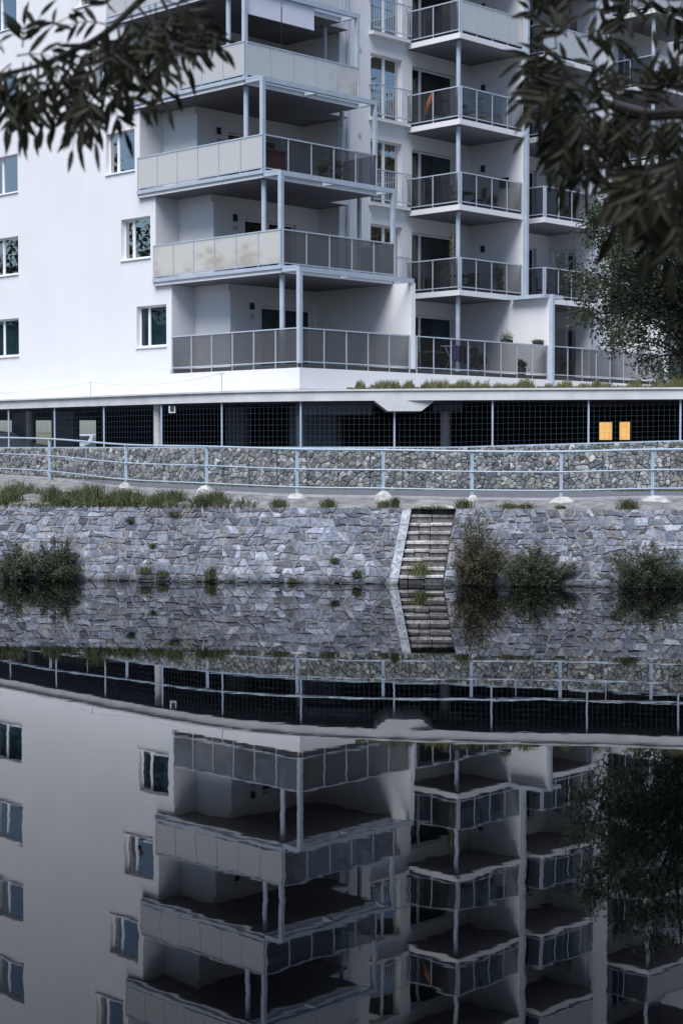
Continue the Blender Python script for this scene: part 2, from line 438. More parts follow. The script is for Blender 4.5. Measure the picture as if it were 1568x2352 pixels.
side_hill(-110, -190, 21); side_hill(120, 210, 50)  # unseen hills added so the lower balcony glass mirrors dark, not sky

# ------------------------------------------------------------------ masonry generator (Voronoi cells)
def clip_poly(poly, n, d):
    """keep n.p <= d"""
    out = []
    for i in range(len(poly)):
        a, b = poly[i], poly[(i+1) % len(poly)]
        da = n[0]*a[0]+n[1]*a[1]-d; db = n[0]*b[0]+n[1]*b[1]-d
        if da <= 0: out.append(a)
        if (da < 0) != (db < 0) and abs(da-db) > 1e-12:
            t = da/(da-db); out.append((a[0]+(b[0]-a[0])*t, a[1]+(b[1]-a[1])*t))
    return out
def cells(W, Hh, cw, ch, jit, rng, drop=0.0, skew=0.0):
    seeds = []; row = {}
    ny = max(2, round(Hh/ch)); nx = max(2, round(W/cw))
    for j in range(-1, ny+1):
        for i in range(-1, nx+1):
            row[(i, j)] = ((i+.5+(0.5 if j % 2 else 0)*0.9+rng.uniform(-jit, jit))*W/nx, (j+.5+rng.uniform(-jit, jit)*0.8)*Hh/ny)
    if drop: row = {k: v for k, v in row.items() if rng.random() > drop}
    if skew: row = {k: (v[0]+skew*v[1]*math.sin(k[0]*.35), v[1]) for k, v in row.items()}
    res = []
    for (i, j), s in row.items():
        if s[0] < -cw or s[0] > W+cw: continue
        poly = [(0, 0), (W, 0), (W, Hh), (0, Hh)]
        for dj in (-3, -2, -1, 0, 1, 2, 3):
            for di in (-3, -2, -1, 0, 1, 2, 3):
                q = row.get((i+di, j+dj))
                if q is None or (di == 0 and dj == 0): continue
                n = (q[0]-s[0], q[1]-s[1]); mx = ((q[0]+s[0])/2, (q[1]+s[1])/2)
                poly = clip_poly(poly, n, n[0]*mx[0]+n[1]*mx[1])
                if len(poly) < 3: break
            if len(poly) < 3: break
        if len(poly) >= 3: res.append(poly)
    return res
def area(p): return 0.5*abs(sum(p[i][0]*p[(i+1) % len(p)][1]-p[(i+1) % len(p)][0]*p[i][1] for i in range(len(p))))
def inset(poly, d):
    """shrink a convex polygon by distance d"""
    cx = sum(p[0] for p in poly)/len(poly); cy = sum(p[1] for p in poly)/len(poly)
    out = list(poly)
    for i in range(len(poly)):
        a, b = poly[i], poly[(i+1) % len(poly)]
        ex, ey = b[0]-a[0], b[1]-a[1]; L = math.hypot(ex, ey)
        if L < 1e-6: continue
        n = (ey/L, -ex/L)
        if n[0]*(cx-a[0])+n[1]*(cy-a[1]) > 0: n = (-n[0], -n[1])
        out = clip_poly(out, n, n[0]*a[0]+n[1]*a[1]-d)
        if len(out) < 3: return out
    return out
def rough_edge(poly, rng, j):
    out = []
    for i in range(len(poly)):
        a, b = poly[i], poly[(i+1) % len(poly)]
        L = math.hypot(b[0]-a[0], b[1]-a[1])
        if L < 0.02: continue
        out.append(a)
        if L > 0.09:
            t = rng.uniform(.35, .65); out.append((a[0]+(b[0]-a[0])*t+rng.uniform(-j, j), a[1]+(b[1]-a[1])*t+rng.uniform(-j, j)))
    return out
def add_stone(mb, poly, mp, rng, hgt, col, lo=-0.03, levels=((0, .45), (.10, .9), (.38, 1.0))):
    cx = sum(p[0] for p in poly)/len(poly); cy = sum(p[1] for p in poly)/len(poly)
    n = len(poly); tx, ty = rng.uniform(-.12, .12), rng.uniform(-.12, .12)
    verts = [mp(a, b, lo) for a, b in poly]
    for k, hh in levels:
        for a, b in poly:
            x = a+(cx-a)*k; y = b+(cy-b)*k
            z = hgt*hh + (tx*(x-cx)+ty*(y-cy)) * (1 if hh > .5 else .4) + rng.uniform(-.004, .004)
            verts.append(mp(x, y, z))
    verts.append(mp(cx, cy, hgt*(1+rng.uniform(-.1, .15))))
    f = []
    L = len(levels)
    for r in range(L):
        for i in range(n):
            j = (i+1) % n; f.append((r*n+i, r*n+j, (r+1)*n+j, (r+1)*n+i))
    for i in range(n): f.append((L*n+i, L*n+(i+1) % n, (L+1)*n))
    mb.mesh(verts, f, col)

def shrink(poly, d):
    cx = sum(p[0] for p in poly)/len(poly); cy = sum(p[1] for p in poly)/len(poly)
    out = []
    for x, y in poly:
        L = math.hypot(x-cx, y-cy); k = max(.2, 1-1.35*d/max(L, 1e-4)); out.append((cx+(x-cx)*k, cy+(y-cy)*k))
    return out
def rubble(W, Hh, rng):
    """roughly coursed rubble: wavy courses cut by slanting joints, some stones halved or rising through"""
    ys = [0.0]
    while ys[-1] < Hh-.10: ys.append(ys[-1]+rng.uniform(.13, .27))
    ys = [y*Hh/ys[-1] for y in ys]; n = len(ys)
    par = [(rng.uniform(.02, .05), rng.uniform(.7, 1.5), rng.uniform(0, 6), rng.uniform(.015, .035), rng.uniform(3, 6), rng.uniform(0, 6)) for _ in ys]
    def bound(j, x):
        if j == 0: return 0.0
        if j == n-1: return Hh
        a, f, p, b, g, q = par[j]; return ys[j]+a*math.sin(f*x+p)+b*math.sin(g*x+q)+.012*math.sin(17*x+p)
    res = []
    for j in range(n-1):
        x = -rng.uniform(0, .3); tilt = rng.uniform(-.06, .06)
        while x < W:
            w = rng.choice((rng.uniform(.10, .2), rng.uniform(.18, .34), rng.uniform(.25, .48))); t2 = rng.uniform(-.075, .075)
            y0 = lambda q: bound(j, q)+0.0
            y1 = lambda q: bound(j+1, q)
            x1 = x+w; h_ = ys[j+1]-ys[j]
            jit = lambda: rng.uniform(-.012, .012)
            xm = (x+x1)/2+jit()*2
            B0, B1, Bm = (x-tilt, y0(x-tilt)), (x1-t2, y0(x1-t2)), (xm, y0(xm)+jit())
            T0, T1, Tm = (x+tilt, y1(x+tilt)), (x1+t2, y1(x1+t2)), (xm, y1(xm)+jit())
            r = rng.random()
            if r < .17 and h_ > .17 and w > .16:
                f = rng.uniform(.38, .62); L = (x+tilt*(2*f-1), y0(x)+(y1(x)-y0(x))*f+jit()*2); Rr = (x1+t2*(2*f-1), y0(x1)+(y1(x1)-y0(x1))*f+jit()*2)
                res += [[B0, Bm, B1, Rr, L], [L, Rr, T1, Tm, T0]]
            elif r < .34 and w > .2:
                f = rng.uniform(.3, .7); g = max(.1, min(.9, f+rng.uniform(-.28, .28)))
                b_ = (B0[0]+(B1[0]-B0[0])*f, y0(B0[0]+(B1[0]-B0[0])*f)); t_ = (T0[0]+(T1[0]-T0[0])*g, y1(T0[0]+(T1[0]-T0[0])*g))
                res += [[B0, b_, t_, T0], [b_, B1, T1, t_]]
            else: res.append([B0, Bm, B1, T1, Tm, T0])
            x = x1; tilt = t2
    return [clip_poly(clip_poly(clip_poly(p, (1, 0), W), (-1, 0), 0), (0, 1), Hh) for p in res]
# river wall -----------------------------------------------------------------
SL = math.hypot(WT, WB)                                  # sloping length
NRM = Vector((0.15, -1, 0)).normalized()*(WT/SL) + Vector((0, 0, WB/SL))
def wall_map(x, s, h):
    f = s/SL
    return Vector((x, wall_y(x)+WB*f, WT*f)) + NRM*h
ST0, ST1, SHR = 1.50, 2.70, 0.42                         # stair opening at the water, shear to the top
rng = random.Random(11)
PAL = [(.17,.185,.22),(.21,.225,.26),(.25,.265,.30),(.31,.325,.36),(.145,.155,.185),(.235,.225,.225),(.18,.18,.185),(.36,.37,.40),(.27,.255,.25),(.11,.12,.14)]
PW = [3, 4, 4, 2.6, 2.4, 1.2, 1.5, 1.6, .8, 1.4]
def river_section(root, x0, x1, lefttop, righttop):
    mb = MB()
    W = x1-x0
    ph = rng.uniform(0, 6)
    for p in rubble(W, SL, rng):
        p = [(a+x0, b) for a, b in p]
        if lefttop is not None: p = clip_poly(p, (-1, SHR/SL), -lefttop)
        if righttop is not None: p = clip_poly(p, (1, -SHR/SL), righttop)
        if len(p) < 3 or area(p) < .004: continue
        p = [(a_+rng.uniform(-.022, .022), b_+rng.uniform(-.018, .018)) for a_, b_ in p]
        p = shrink(p, rng.uniform(.010, .022))
        p = rough_edge(p, rng, .010)
        if len(p) < 3: continue
        c = rng.choices(PAL, PW)[0]; k = rng.uniform(.70, 1.16)
        big = p[0][0]; k *= 1+.16*math.sin(big*.9+ph)+.10*math.sin(big*2.3+p[0][1]*2)
        add_stone(mb, p, wall_map, rng, rng.uniform(.008, .040), (c[0]*k*.70, c[1]*k*.745, c[2]*k*.81), levels=((0, .5), (.07, .88), (.3, 1.0)))
    o = mb.build('stone_facing', M['stone'], root)
    b = MB()
    n = 30
    def xx(t, s): 
        l = x0 if lefttop is None else lefttop+SHR*s/SL
        r = x1 if righttop is None else righttop+SHR*s/SL
        return l+(r-l)*t
    for i in range(n):
        for s0, s1 in ((-.5, 0), (0, SL/2), (SL/2, SL)):
            b.face([wall_map(xx(i/n, s0), s0, 0), wall_map(xx((i+1)/n, s0), s0, 0), wall_map(xx((i+1)/n, s1), s1, 0), wall_map(xx(i/n, s1), s1, 0)], (.20, .193, .20))
    b.build('mortar', M['stone'], root)
rw = empty('river_wall', (0, 45, 0)); tag(rw, 'long sloping river wall of grey blue rubble stone left of the steps', 'stone wall')
rw.location = (0, 0, 0)
river_section(rw, -13, 2.4, None, ST0-.24)
rw2 = empty('river_wall'); tag(rw2, 'sloping rubble stone river wall right of the steps, behind the bushes', 'stone wall')
river_section(rw2, 2.6, 13, ST1+.02, None)

# steps -----------------------------------------------------------------
st = empty('stone_staircase', (0, 0, 0)); tag(st, 'narrow mossy stone steps set into the river wall down to the water', 'steps')
cp = MB()
def cop(s0, s1):
    a = [(ST0-.24, s0), (ST0, s0), (ST0, s1), (ST0-.24, s1)]
    P = [(x+SHR*s/SL, s) for x, s in a]
    lo = [wall_map(x, s, -.12) for x, s in P]; hi = [wall_map(x, s, .05) for x, s in P]
    k = rng.uniform(.85, 1.1); col = (.31*k, .33*k, .37*k)
    cp.mesh(lo+hi, [(4,5,6,7),(0,1,5,4),(1,2,6,5),(2,3,7,6),(3,0,4,7)], col)
s = -.3
while s < SL-.02:
    e = min(SL, s+rng.uniform(.34, .5)); cop(s+.006, e-.006); s = e
cp.build('edge_coping', M['stone'], st)
NS = 9; rise = 2.06/NS
for i in range(-1, NS):
    mb = MB()
    z1 = (i+1)*rise; f = z1/WT
    run = (1.45)/NS
    xa = ST0+SHR*min(f, 1)+.0; xb = ST1+SHR*min(f, 1)
    yb = wall_y(xa)+0.05+run*i
    cuts = [xa, xa+(xb-xa)*rng.uniform(.36, .62), xb]
    if rng.random() < .5: cuts.insert(1, xa+(xb-xa)*rng.uniform(.2, .3))
    for q in range(len(cuts)-1):
        k = rng.uniform(.7, 1.2); dz = rng.uniform(-.035, .02); dy = rng.uniform(-.05, .04); k2 = rng.uniform(.55, 1.15)
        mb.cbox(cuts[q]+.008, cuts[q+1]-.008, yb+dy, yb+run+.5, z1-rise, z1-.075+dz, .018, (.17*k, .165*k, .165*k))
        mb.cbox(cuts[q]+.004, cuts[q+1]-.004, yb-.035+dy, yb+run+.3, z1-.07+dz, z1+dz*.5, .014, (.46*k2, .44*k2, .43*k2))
    mb.build('step', M['stone'], st)
sw = MB()
for (xw, sg) in ((ST0, 1), (ST1, 1)):
    sw.face([(xw, wall_y(xw)-.1, -.3), (xw+SHR, wall_y(xw)+WB, WT), (xw+SHR, wall_y(xw)+WB+1.2, WT), (xw, wall_y(xw)+2, -.3)])
sw.build('side_wall', M['mortar'], st)

# ------------------------------------------------------------------ gabion wall
def gab_top(x): return float(np.interp(x, [-13, 3.4, 10.3, 20], [3.66, 3.66, 3.86, 3.9]))
gw = empty('gabion_wall'); tag(gw, 'long gabion wall of wire baskets filled with grey green rocks behind the path', 'gabion wall')
GL = [0]
for i in range(len(GABC)-1): GL.append(GL[-1]+(Vector(GABC[i+1][:2])-Vector(GABC[i][:2])).length)
def gab_at(L):
    x = float(np.interp(L, GL, [p.x for p in GABC])); y = float(np.interp(L, GL, [p.y for p in GABC])); z = float(np.interp(L, GL, [p.z for p in GABC]))
    return Vector((x, y, z))
def gab_len_at_x(x): return float(np.interp(x, [p.x for p in GABC], GL))
rng = random.Random(23)
GP = [(.30,.33,.34),(.37,.40,.40),(.25,.27,.30),(.44,.46,.45),(.32,.31,.28),(.19,.21,.22),(.28,.31,.29),(.50,.51,.49),(.33,.31,.29)]
L0 = gab_len_at_x(-14.5); L1 = gab_len_at_x(13)
nb_ = int((L1-L0)/1.02); step = (L1-L0)/nb_
for i in range(nb_):
    la, lb = L0+i*step, L0+(i+1)*step
    pa, pb = gab_at(la), gab_at(lb)
    ta, tb = gab_top(pa.x), gab_top(pb.x)
    d2 = Vector((pb.x-pa.x, pb.y-pa.y, 0)).normalized(); nn = Vector((d2.y, -d2.x, 0))
    hh = (ta+tb)/2 - (pa.z+pb.z)/2 + .1
    def mp(a, b, h, pa=pa, pb=pb, ta=ta, tb=tb, nn=nn, hh=hh):
        f = a/step; q = pa.lerp(pb, f); top = ta+(tb-ta)*f
        return Vector((q.x, q.y, q.z-.1 + (top-q.z+.1)*b/hh)) + nn*h
    mb = MB()
    for poly in cells(step, hh, rng.uniform(.15, .19), rng.uniform(.11, .15), .48, rng, .08):
        p = inset(poly, rng.uniform(.001, .005))
        if len(p) < 3 or area(p) < .003: continue
        p = rough_edge(p, rng, .01)
        if len(p) < 3: continue
        c = rng.choice(GP); k = rng.uniform(.48, 1.0)
        add_stone(mb, p, mp, rng, rng.uniform(.025, .06), tuple(x*k for x in c), lo=-.12, levels=((0, .15), (.06, .75), (.28, 1.0)))
    bo = mb.build('gabion_basket', M['gabion'], gw)
    cg = MB()
    nx = 5
    for q in range(nx+1):
        a = step*q/nx
        p0 = mp(a, 0, .095); p1 = mp(a, hh, .095); cg.beam(p0, p1, .005 if 0 < q < nx else .010, .005)
    for q in range(7):
        b = hh*q/6
        cg.beam(mp(0, b, .095), mp(step, b, .095), .005, .005)
    cg.build('wire_cage', M['wire'], bo)
cr = MB()
pts = [gab_at(L0+(L1-L0)*i/60) for i in range(61)]
for i in range(60):
    a, b = pts[i], pts[i+1]
    za, zb = gab_top(a.x), gab_top(b.x)
    o1, o2 = Vector((.1, .06, 0)), Vector((.3, .8, 0))
    cr.face([(a.x+o1.x*0, a.y+.06, a.z-.2), (b.x, b.y+.06, b.z-.2), (b.x, b.y+.06, zb-.06), (a.x, a.y+.06, za-.06)])
    cr.face([(a.x, a.y+.06, za-.06), (b.x, b.y+.06, zb-.06), (b.x, b.y+.9, zb-.06), (a.x, a.y+.9, za-.06)])
cr.build('core', M['dark_concrete'], gw)

# ------------------------------------------------------------------ garage podium
gp = empty('parking_garage'); tag(gp, 'dark open parking garage under a white edged concrete roof slab', 'garage')
ZD, ZDT = 5.14, 5.50
cl = [Vector((p.x, p.y-.02, 0)) for p in GABC]
mb = MB(); n = len(cl)
bl = [Vector((p.x*1.0, 88, 0)) for p in cl]
for i in range(n-1):
    a, b = cl[i], cl[i+1]; c, d = bl[i+1], bl[i]
    for z, fl in ((ZD, 1), (ZDT-.06, 0)):
        q = [Vector((t.x, t.y, z)) for t in (a, b, c, d)]
        mb.face(q if not fl else q[::-1])
    mb.face([(a.x, a.y, ZD), (b.x, b.y, ZD), (b.x, b.y, ZDT-.06), (a.x, a.y, ZDT-.06)])
mb.build('roof_slab', M['concrete'], gp)
mb = MB()
for i in range(n-1):
    a, b = cl[i], cl[i+1]
    mb.beam((a.x, a.y+.1, ZDT-.028), (b.x, b.y+.1, ZDT-.028), .29, .055)
mb.build('roof_edge', M['concrete'], gp)
mb = MB()
for i in range(n-1):
    a, b = cl[i], cl[i+1]
    mb.face([(a.x, a.y+.03, ZD-.004), (a.x, 88, ZD-.004), (b.x, 88, ZD-.004), (b.x, b.y+.03, ZD-.004)])
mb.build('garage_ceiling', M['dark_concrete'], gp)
def gcol(px, d, r=.17):
    m_ = MB(); X = (px-784)/3800*d
    m_.tube((X, d, 2.8), (X, d, ZD-.002), r, r, 20); m_.build('column', M['concrete'], gp, smooth=False)
gcol(364, 56.3, .15); gcol(690, 54.6, .13); gcol(1022, 54.0, .16); gcol(70, 66.5, .15); gcol(1700, 53.5)
# column head and edge beam above the garage opening
mb = MB()
X0 = (928-784)/3800*51.6
y0, y1 = 51.42, 54.0
pr = [(-.95, ZD-.002), (.95, ZD-.002), (.52, ZD-.33), (-.52, ZD-.33)]
f = [(X0+a, y0+.02, z) for a, z in pr]; b = [(X0+a, y1, z) for a, z in pr]
mb.mesh(f+b, [(0,1,2,3),(7,6,5,4),(0,3,7,4),(1,5,6,2),(3,2,6,7)])
mb.build('beam_head', M['concrete'], gp)
mb = MB(); mb.box(X0-3.4, X0-.97, 52.9, 53.3, ZD-.42, ZD-.003); mb.box(X0+.97, X0+1.9, 52.9, 53.3, ZD-.30, ZD-.003); mb.build('edge_beam', M['dark_concrete'], gp)
# grey cross walls inside
def bquad(mb, v0, v1, u0, u1, z0, z1):
    v = [B(v0,u0,z0),B(v1,u0,z0),B(v1,u1,z0),B(v0,u1,z0),B(v0,u0,z1),B(v1,u0,z1),B(v1,u1,z1),B(v0,u1,z1)]
    mb.mesh(v, [(0,3,2,1),(4,5,6,7),(0,1,5,4),(1,2,6,5),(2,3,7,6),(3,0,4,7)])
M['garage_wall'] = simple('garage_wall_paint', (0.22, 0.26, 0.31), 0.9, 0.1, 1.0)
for (u0, u1, v0) in ((19.1, 20.4, 3.0), (16.1, 17.6, 3.0), (5.9, 6.9, 3.0), (1.3, 3.6, 3.0), (22.2, 26, 3.0)):
    m_ = MB(); bquad(m_, v0, v0+.3, u0, u1, 2.7, ZD-.006); m_.build('partition_wall', M['garage_wall'], gp)
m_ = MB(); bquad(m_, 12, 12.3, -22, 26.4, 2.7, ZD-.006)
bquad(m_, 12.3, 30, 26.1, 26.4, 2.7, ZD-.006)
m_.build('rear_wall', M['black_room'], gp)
for (u0, u1) in ((-3.80, -3.26), (-4.56, -4.13)):
    fo = MB(); bquad(fo, 11.93, 12.0, u0-.05, u1+.05, 3.90, 4.64); fr = fo.build('lit_window', M['gasket'], gp)
    po = MB(); bquad(po, 11.915, 11.927, u0, u1, 3.96, 4.59); po.build('glowing_pane', M['lit'], fr)
m_ = MB(); m_.box(26, 26.3, 46.5, 80, 2.5, ZD-.006); m_.build('added_end_wall', M['black_room'], gp)  # unseen wall added to keep light out of the garage's right end
# small square sign on column
sg = MB(); X = (396-784)/3800*55.2
sg.box(X-.11, X+.11, 55.2, 55.22, 4.83, 5.06); so_ = sg.build('sign_plate', M['pale'], gp)
sg = MB(); sg.box(X-.065, X+.065, 55.19, 55.198, 4.88, 5.06); sg.build('sign_symbol', M['dark'], so_)

# wire mesh fence above the gabion
mf = empty('mesh_fence'); tag(mf, 'blue grey wire mesh fence closing the dark garage opening', 'mesh fence')
pxs = [-90, 22, 127, 240, 372, 510, 691, 905, 1130, 1350, 1560, 1770]
def on_fence(px):
    t = (px-784)/3800
    best = min(range(4000), key=lambda i: abs((gab_at(L0-3+i*(L1-L0+8)/4000).x)/(gab_at(L0-3+i*(L1-L0+8)/4000).y+.12)-t))
    p = gab_at(L0-3+best*(L1-L0+8)/4000); return L0-3+best*(L1-L0+8)/4000
fl_ = [on_fence(p) for p in pxs]
def fp(L):
    p = gab_at(L); return Vector((p.x, p.y+.12, gab_top(p.x)+.0))
for L in fl_:
    p = fp(L); m_ = MB(); m_.cbox(p.x-.028, p.x+.028, p.y-.028, p.y+.028, p.z-.1, ZD+.0, .006); m_.build('fence_post', M['rail_steel'], mf)
for i in range(len(fl_)-1):
    la, lb = fl_[i], fl_[i+1]; m_ = MB(); nseg = max(3, int((lb-la)/.155))
    for q in range(nseg+1):
        p = fp(la+(lb-la)*q/nseg); m_.box(p.x-.0024, p.x+.0024, p.y-.0024, p.y+.0024, p.z, ZD)
    for k in range(1, 8):
        for q in range(6):
            a = fp(la+(lb-la)*q/6); b = fp(la+(lb-la)*(q+1)/6)
            za = a.z+(ZD-a.z)*k/8; zb = b.z+(ZD-b.z)*k/8
            m_.beam((a.x, a.y+.006, za), (b.x, b.y+.006, zb), .004, .004)
    pn = m_.build('mesh_panel', M['wire'], mf)
    r_ = MB()
    for q in range(6):
        a = fp(la+(lb-la)*q/6); b = fp(la+(lb-la)*(q+1)/6)
        r_.beam((a.x, a.y-.02, a.z+.02), (b.x, b.y-.02, b.z+.02), .04, .045)
    r_.build('bottom_rail', M['rail_steel'], pn)

# ------------------------------------------------------------------ path railing
pr_ = empty('steel_railing'); tag(pr_, 'three rail galvanised steel railing along the riverside path', 'railing')
HR = 1.36
posts = [p for p in RAILP[2:12]] + [(14.6,46.9,2.26)]
for p in posts:
    x, y, z = p; m_ = MB()
    m_.cbox(x-.045, x-.008, y-.03, y+.03, z-.1, z+HR, .006); m_.cbox(x+.008, x+.045, y-.03, y+.03, z-.1, z+HR, .006)
    m_.box(x-.008, x+.008, y-.02, y+.02, z+.05, z+HR-.04)
    m_.build('railing_post', M['rail_steel'], pr_)
for k, (h0, rr) in enumerate(((HR+.02, .030), (.80, .020), (.27, .020))):
    m_ = MB()
    cc = smooth_curve(posts, 5)
    for i in range(len(cc)-1):
        a, b = cc[i], cc[i+1]; m_.tube((a.x, a.y-.035, a.z+h0), (b.x, b.y-.035, b.z+h0), rr, rr, 8, caps=False)
    m_.build('rail', M['rail_steel'], pr_)
for i in range(len(posts)-1):
    if i in (1, 6, 7):
        a, b = Vector(posts[i]), Vector(posts[i+1]); c = a.lerp(b, .5); m_ = MB()
        m_.tube((c.x, c.y-.035, c.z+.80), (c.x, c.y-.035, c.z+HR), .014, .014, 6); m_.build('infill_bar', M['rail_steel'], pr_)
# rough concrete footings
rng = random.Random(5)
FOOT = ['first concrete lump at the far left end of the railing', 'white concrete footing lump below the second railing post from the left, in long grass', 'white concrete lump at the post above the middle of the grass strip',
        'low white footing at the post left of the steps', 'bright white footing lump at the post just above the steps', 'small white footing lump right of the top of the steps', 'broad pale footing between two sandy patches', 'flat sandy footing near the right edge', 'footing']
def lump(x, y, z, r, h, label):
    mb = MB(); n = 14; v = []; f = []
    for j, (rr, zz) in enumerate(((1.0, -.15), (.92, .25), (.7, .65), (.38, .93))):
        for i in range(n):
            t = 2*math.pi*i/n; k = 1+rng.uniform(-.26, .22)
            v.append((x+r*rr*k*math.cos(t), y+.75*r*rr*k*math.sin(t), z+h*zz+rng.uniform(-.015, .015)))
    v.append((x, y, z+h))
    for j in range(3):
        for i in range(n): f.append((j*n+i, j*n+(i+1) % n, (j+1)*n+(i+1) % n, (j+1)*n+i))
    for i in range(n): f.append((3*n+i, 3*n+(i+1) % n, 4*n))
    mb.mesh(v, f); o = mb.build('concrete_footing', M['footing'], smooth=True)
    tag(o, label, 'footing', 'concrete footings under the railing posts')
for i, p in enumerate(posts[2:9]):
    lump(p[0]+rng.uniform(-.03, .03), p[1]-.34, p[2]-.16, [.27, .32, .38, .31, .23, .42, .5][i], [.34, .37, .26, .36, .30, .26, .24][i], FOOT[i+1])

# ------------------------------------------------------------------ apartment building
ab = empty('apartment_building', (C0.x, C0.y, 0), RZ)
tag(ab, 'white rendered apartment block with stepped corner balconies above the garage', 'building')
PL = M['plaster']
def zr(k): return zf(k), zf(k)+H-.22
# ---- left facade
LW = {k: (6.80+D*k, 8.45+D*k) for k in range(NF)}       # window next to the loggia
fac = MB()
for k in range(NF):
    z0 = zf(k)-.22 if k else 5.44
    holes = [(LW[k][0], LW[k][1], zf(k)+.84, zf(k)+2.30), (15.7, 17.65, zf(k)+.84, zf(k)+2.30), (21.5, 23.2, zf(k)+.84, zf(k)+2.30)]
    wall(fac, 'u', .12, .35, 6.51+D*k, 34, z0, zf(k+1)-.22, holes)
fac.build('facade', PL, ab)
def window(axis, c, a0, a1, z0, z1, mull, pane='pane', curtain=None, sill=True, depth=.16, name='window', sash=True, room=True):
    """axis as in wall(); c = outer wall plane, frame set back by depth"""
    def bx(m_, a, b, d0, d1, za, zb):
        if axis == 'u': m_.box(d0, d1, a, b, za, zb)
        else: m_.box(a, b, d0, d1, za, zb)
    d0, d1 = c+depth, c+depth+.06
    m_ = MB(); t = .065
    bx(m_, a0, a1, d0, d1, z0, z0+t); bx(m_, a0, a1, d0, d1, z1-t, z1)
    bx(m_, a0, a0+t, d0, d1, z0+t, z1-t); bx(m_, a1-t, a1, d0, d1, z0+t, z1-t)
    for q in mull: bx(m_, q-.06, q+.06, d0-.004, d1-.004, z0+t, z1-t)
    fr = m_.build(name, M['frame'], ab)
    if name == 'balcony_door': pane = 'door_pane'
    m_ = MB(); ed = [a0+t] + [x for q in mull for x in (q-.06, q+.06)] + [a1-t]
    for i in range(0, len(ed), 2): bx(m_, ed[i], ed[i+1], d0+.025, d0+.033, z0+t, z1-t)
    m_.build('pane', M[pane], fr)
    if sill:
        m_ = MB(); bx(m_, a0-.03, a1+.03, c-.05, c+depth-.002, z0-.045, z0-.003); m_.build('sill', M['frame'], fr)
    if curtain:
        m_ = MB(); n = 26
        e0, e1, zt = curtain
        for i in range(n):
            f0, f1 = i/n, (i+1)/n
            o0 = .03*math.sin(i*1.5); o1 = .03*math.sin((i+1)*1.5)
            A0, A1 = e0+(e1-e0)*f0, e0+(e1-e0)*f1; dd = d1+.12
            dd -= .09; p = [(A0, dd+o0, z0+.03), (A1, dd+o1, z0+.03), (A1, dd+o1, zt), (A0, dd+o0, zt)]
            m_.face([(q[1], q[0], q[2]) if axis == 'u' else q for q in p])
        m_.build('curtain', M['curtain'], fr)
    if room:
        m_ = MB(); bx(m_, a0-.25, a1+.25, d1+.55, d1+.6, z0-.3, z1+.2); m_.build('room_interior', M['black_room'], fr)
    return fr
for k in range(NF):
    a0, a1 = LW[k]; z = zf(k)
    window('u', .12, a0, a1, z+.84, z+2.30, [a0+1.12], curtain=(a0+.1, a1-.1, z+2.05) if k == 0 else None, pane='door_pane' if k == 0 else 'pane')
    window('u', .12, 15.7, 17.65, z+.84, z+2.30, [16.9], curtain=(15.75, 17.6, z+2.2) if k == 0 else None, pane='door_pane' if k == 0 else 'pane')
# interior screens so the block is not hollow
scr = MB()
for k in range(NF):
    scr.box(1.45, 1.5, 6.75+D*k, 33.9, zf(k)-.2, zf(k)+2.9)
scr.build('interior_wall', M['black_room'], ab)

# ---- plinth and roof
pl = MB(); pl.box(0, 30, 0, 6.44, 5.30, 6.26); pl.build('plinth', PL, ab)
tf = MB(); tf.box(.02, 29.9, .02, 4.6, 6.265, 6.40); tf.box(.06, 5.37, 4.602, 6.5, 6.25, 6.399); tf.build('terrace_floor', M['floor'], ab)
pt = MB(); pt.box(-.03, 30, -.035, 6.47, 5.30, 5.60); pt.build('plinth_base', M['concrete'], ab)
rf = MB(); rf.box(.12, 30, 4.3, 34, zf(NF)-.2, zf(NF)+.3); rf.build('roof', PL, ab)
dk = MB(); dk.box(.3, 30, 7, 34, 5.46, 5.5); dk.build('base_floor', M['black_room'], ab)

# ---- walls of the loggias and of the right front
lw = MB()
for k in range(NF):
    s = D*k; z0, z1 = zf(k)-.02, zf(k)+H-.22
    lw.box(.472, 1.41, 6.512+s, 6.71+s, z0, z1)                      # end wall
    lw.box(1.21, 1.41, 4.67+s, 6.51+s, z0, z1)                       # box
    lw.box(1.13, 1.207, 4.68+s, 6.50+s, z1-.26, z1-.004)             # shutter box over the niche
    vr = 6.42 if k else 5.38
    wall(lw, 'v', 4.67+s, .2, 1.412, vr, z0, z1, [(2.7, 5.25, z0-1, zf(k)+2.25)])
    if k: lw.box(6.42, 6.62, 4.672, 4.87+s, z0, z1)
    else: lw.box(5.38, 5.60, .0, 4.87, z0, z1)
lw.build('loggia_wall', PL, ab)
fv = MB()
for k in range(NF):
    z0, z1 = zf(k)-.22, zf(k+1)-.222
    h = [(8.1, 9.85, zf(k)+.12, zf(k)+2.5), (10.42, 12.95, zf(k)+.02, zf(k)+2.38)]
    wall(fv, 'v', 4.47, .2, 6.42 if k else 5.61, 13.9, z0, z1, h)
    # partition and block three
    if k: fv.box(13.9, 14.1, 1.80, 4.67, z0, z1)
    else: fv.box(13.2, 13.42, .0, 4.468, z0, z1)
    wall(fv, 'v', 4.1, .2, 14.102, 18.6, z0, z1, [(16.3, 17.75, zf(k)+.02, zf(k)+2.35)])
    wall(fv, 'u', 18.602, .2, 2.0, 4.3, z0, z1, [(2.72, 3.95, zf(k)+.1, zf(k)+2.3)])
    fv.box(18.804, 20.1, 2.0, 2.2, z0, z1); fv.box(19.9, 20.1, 2.202, 4.0, z0, z1)
    wall(fv, 'v', 4.0, .2, 19.9, 30, z0, z1, [(20.5, 22.3, zf(k)+.02, zf(k)+2.35), (23.4, 24.8, zf(k)+.02, zf(k)+2.35)])
    if not k: fv.box(21.0, 21.25, .0, 3.998, z0+.2, z1)
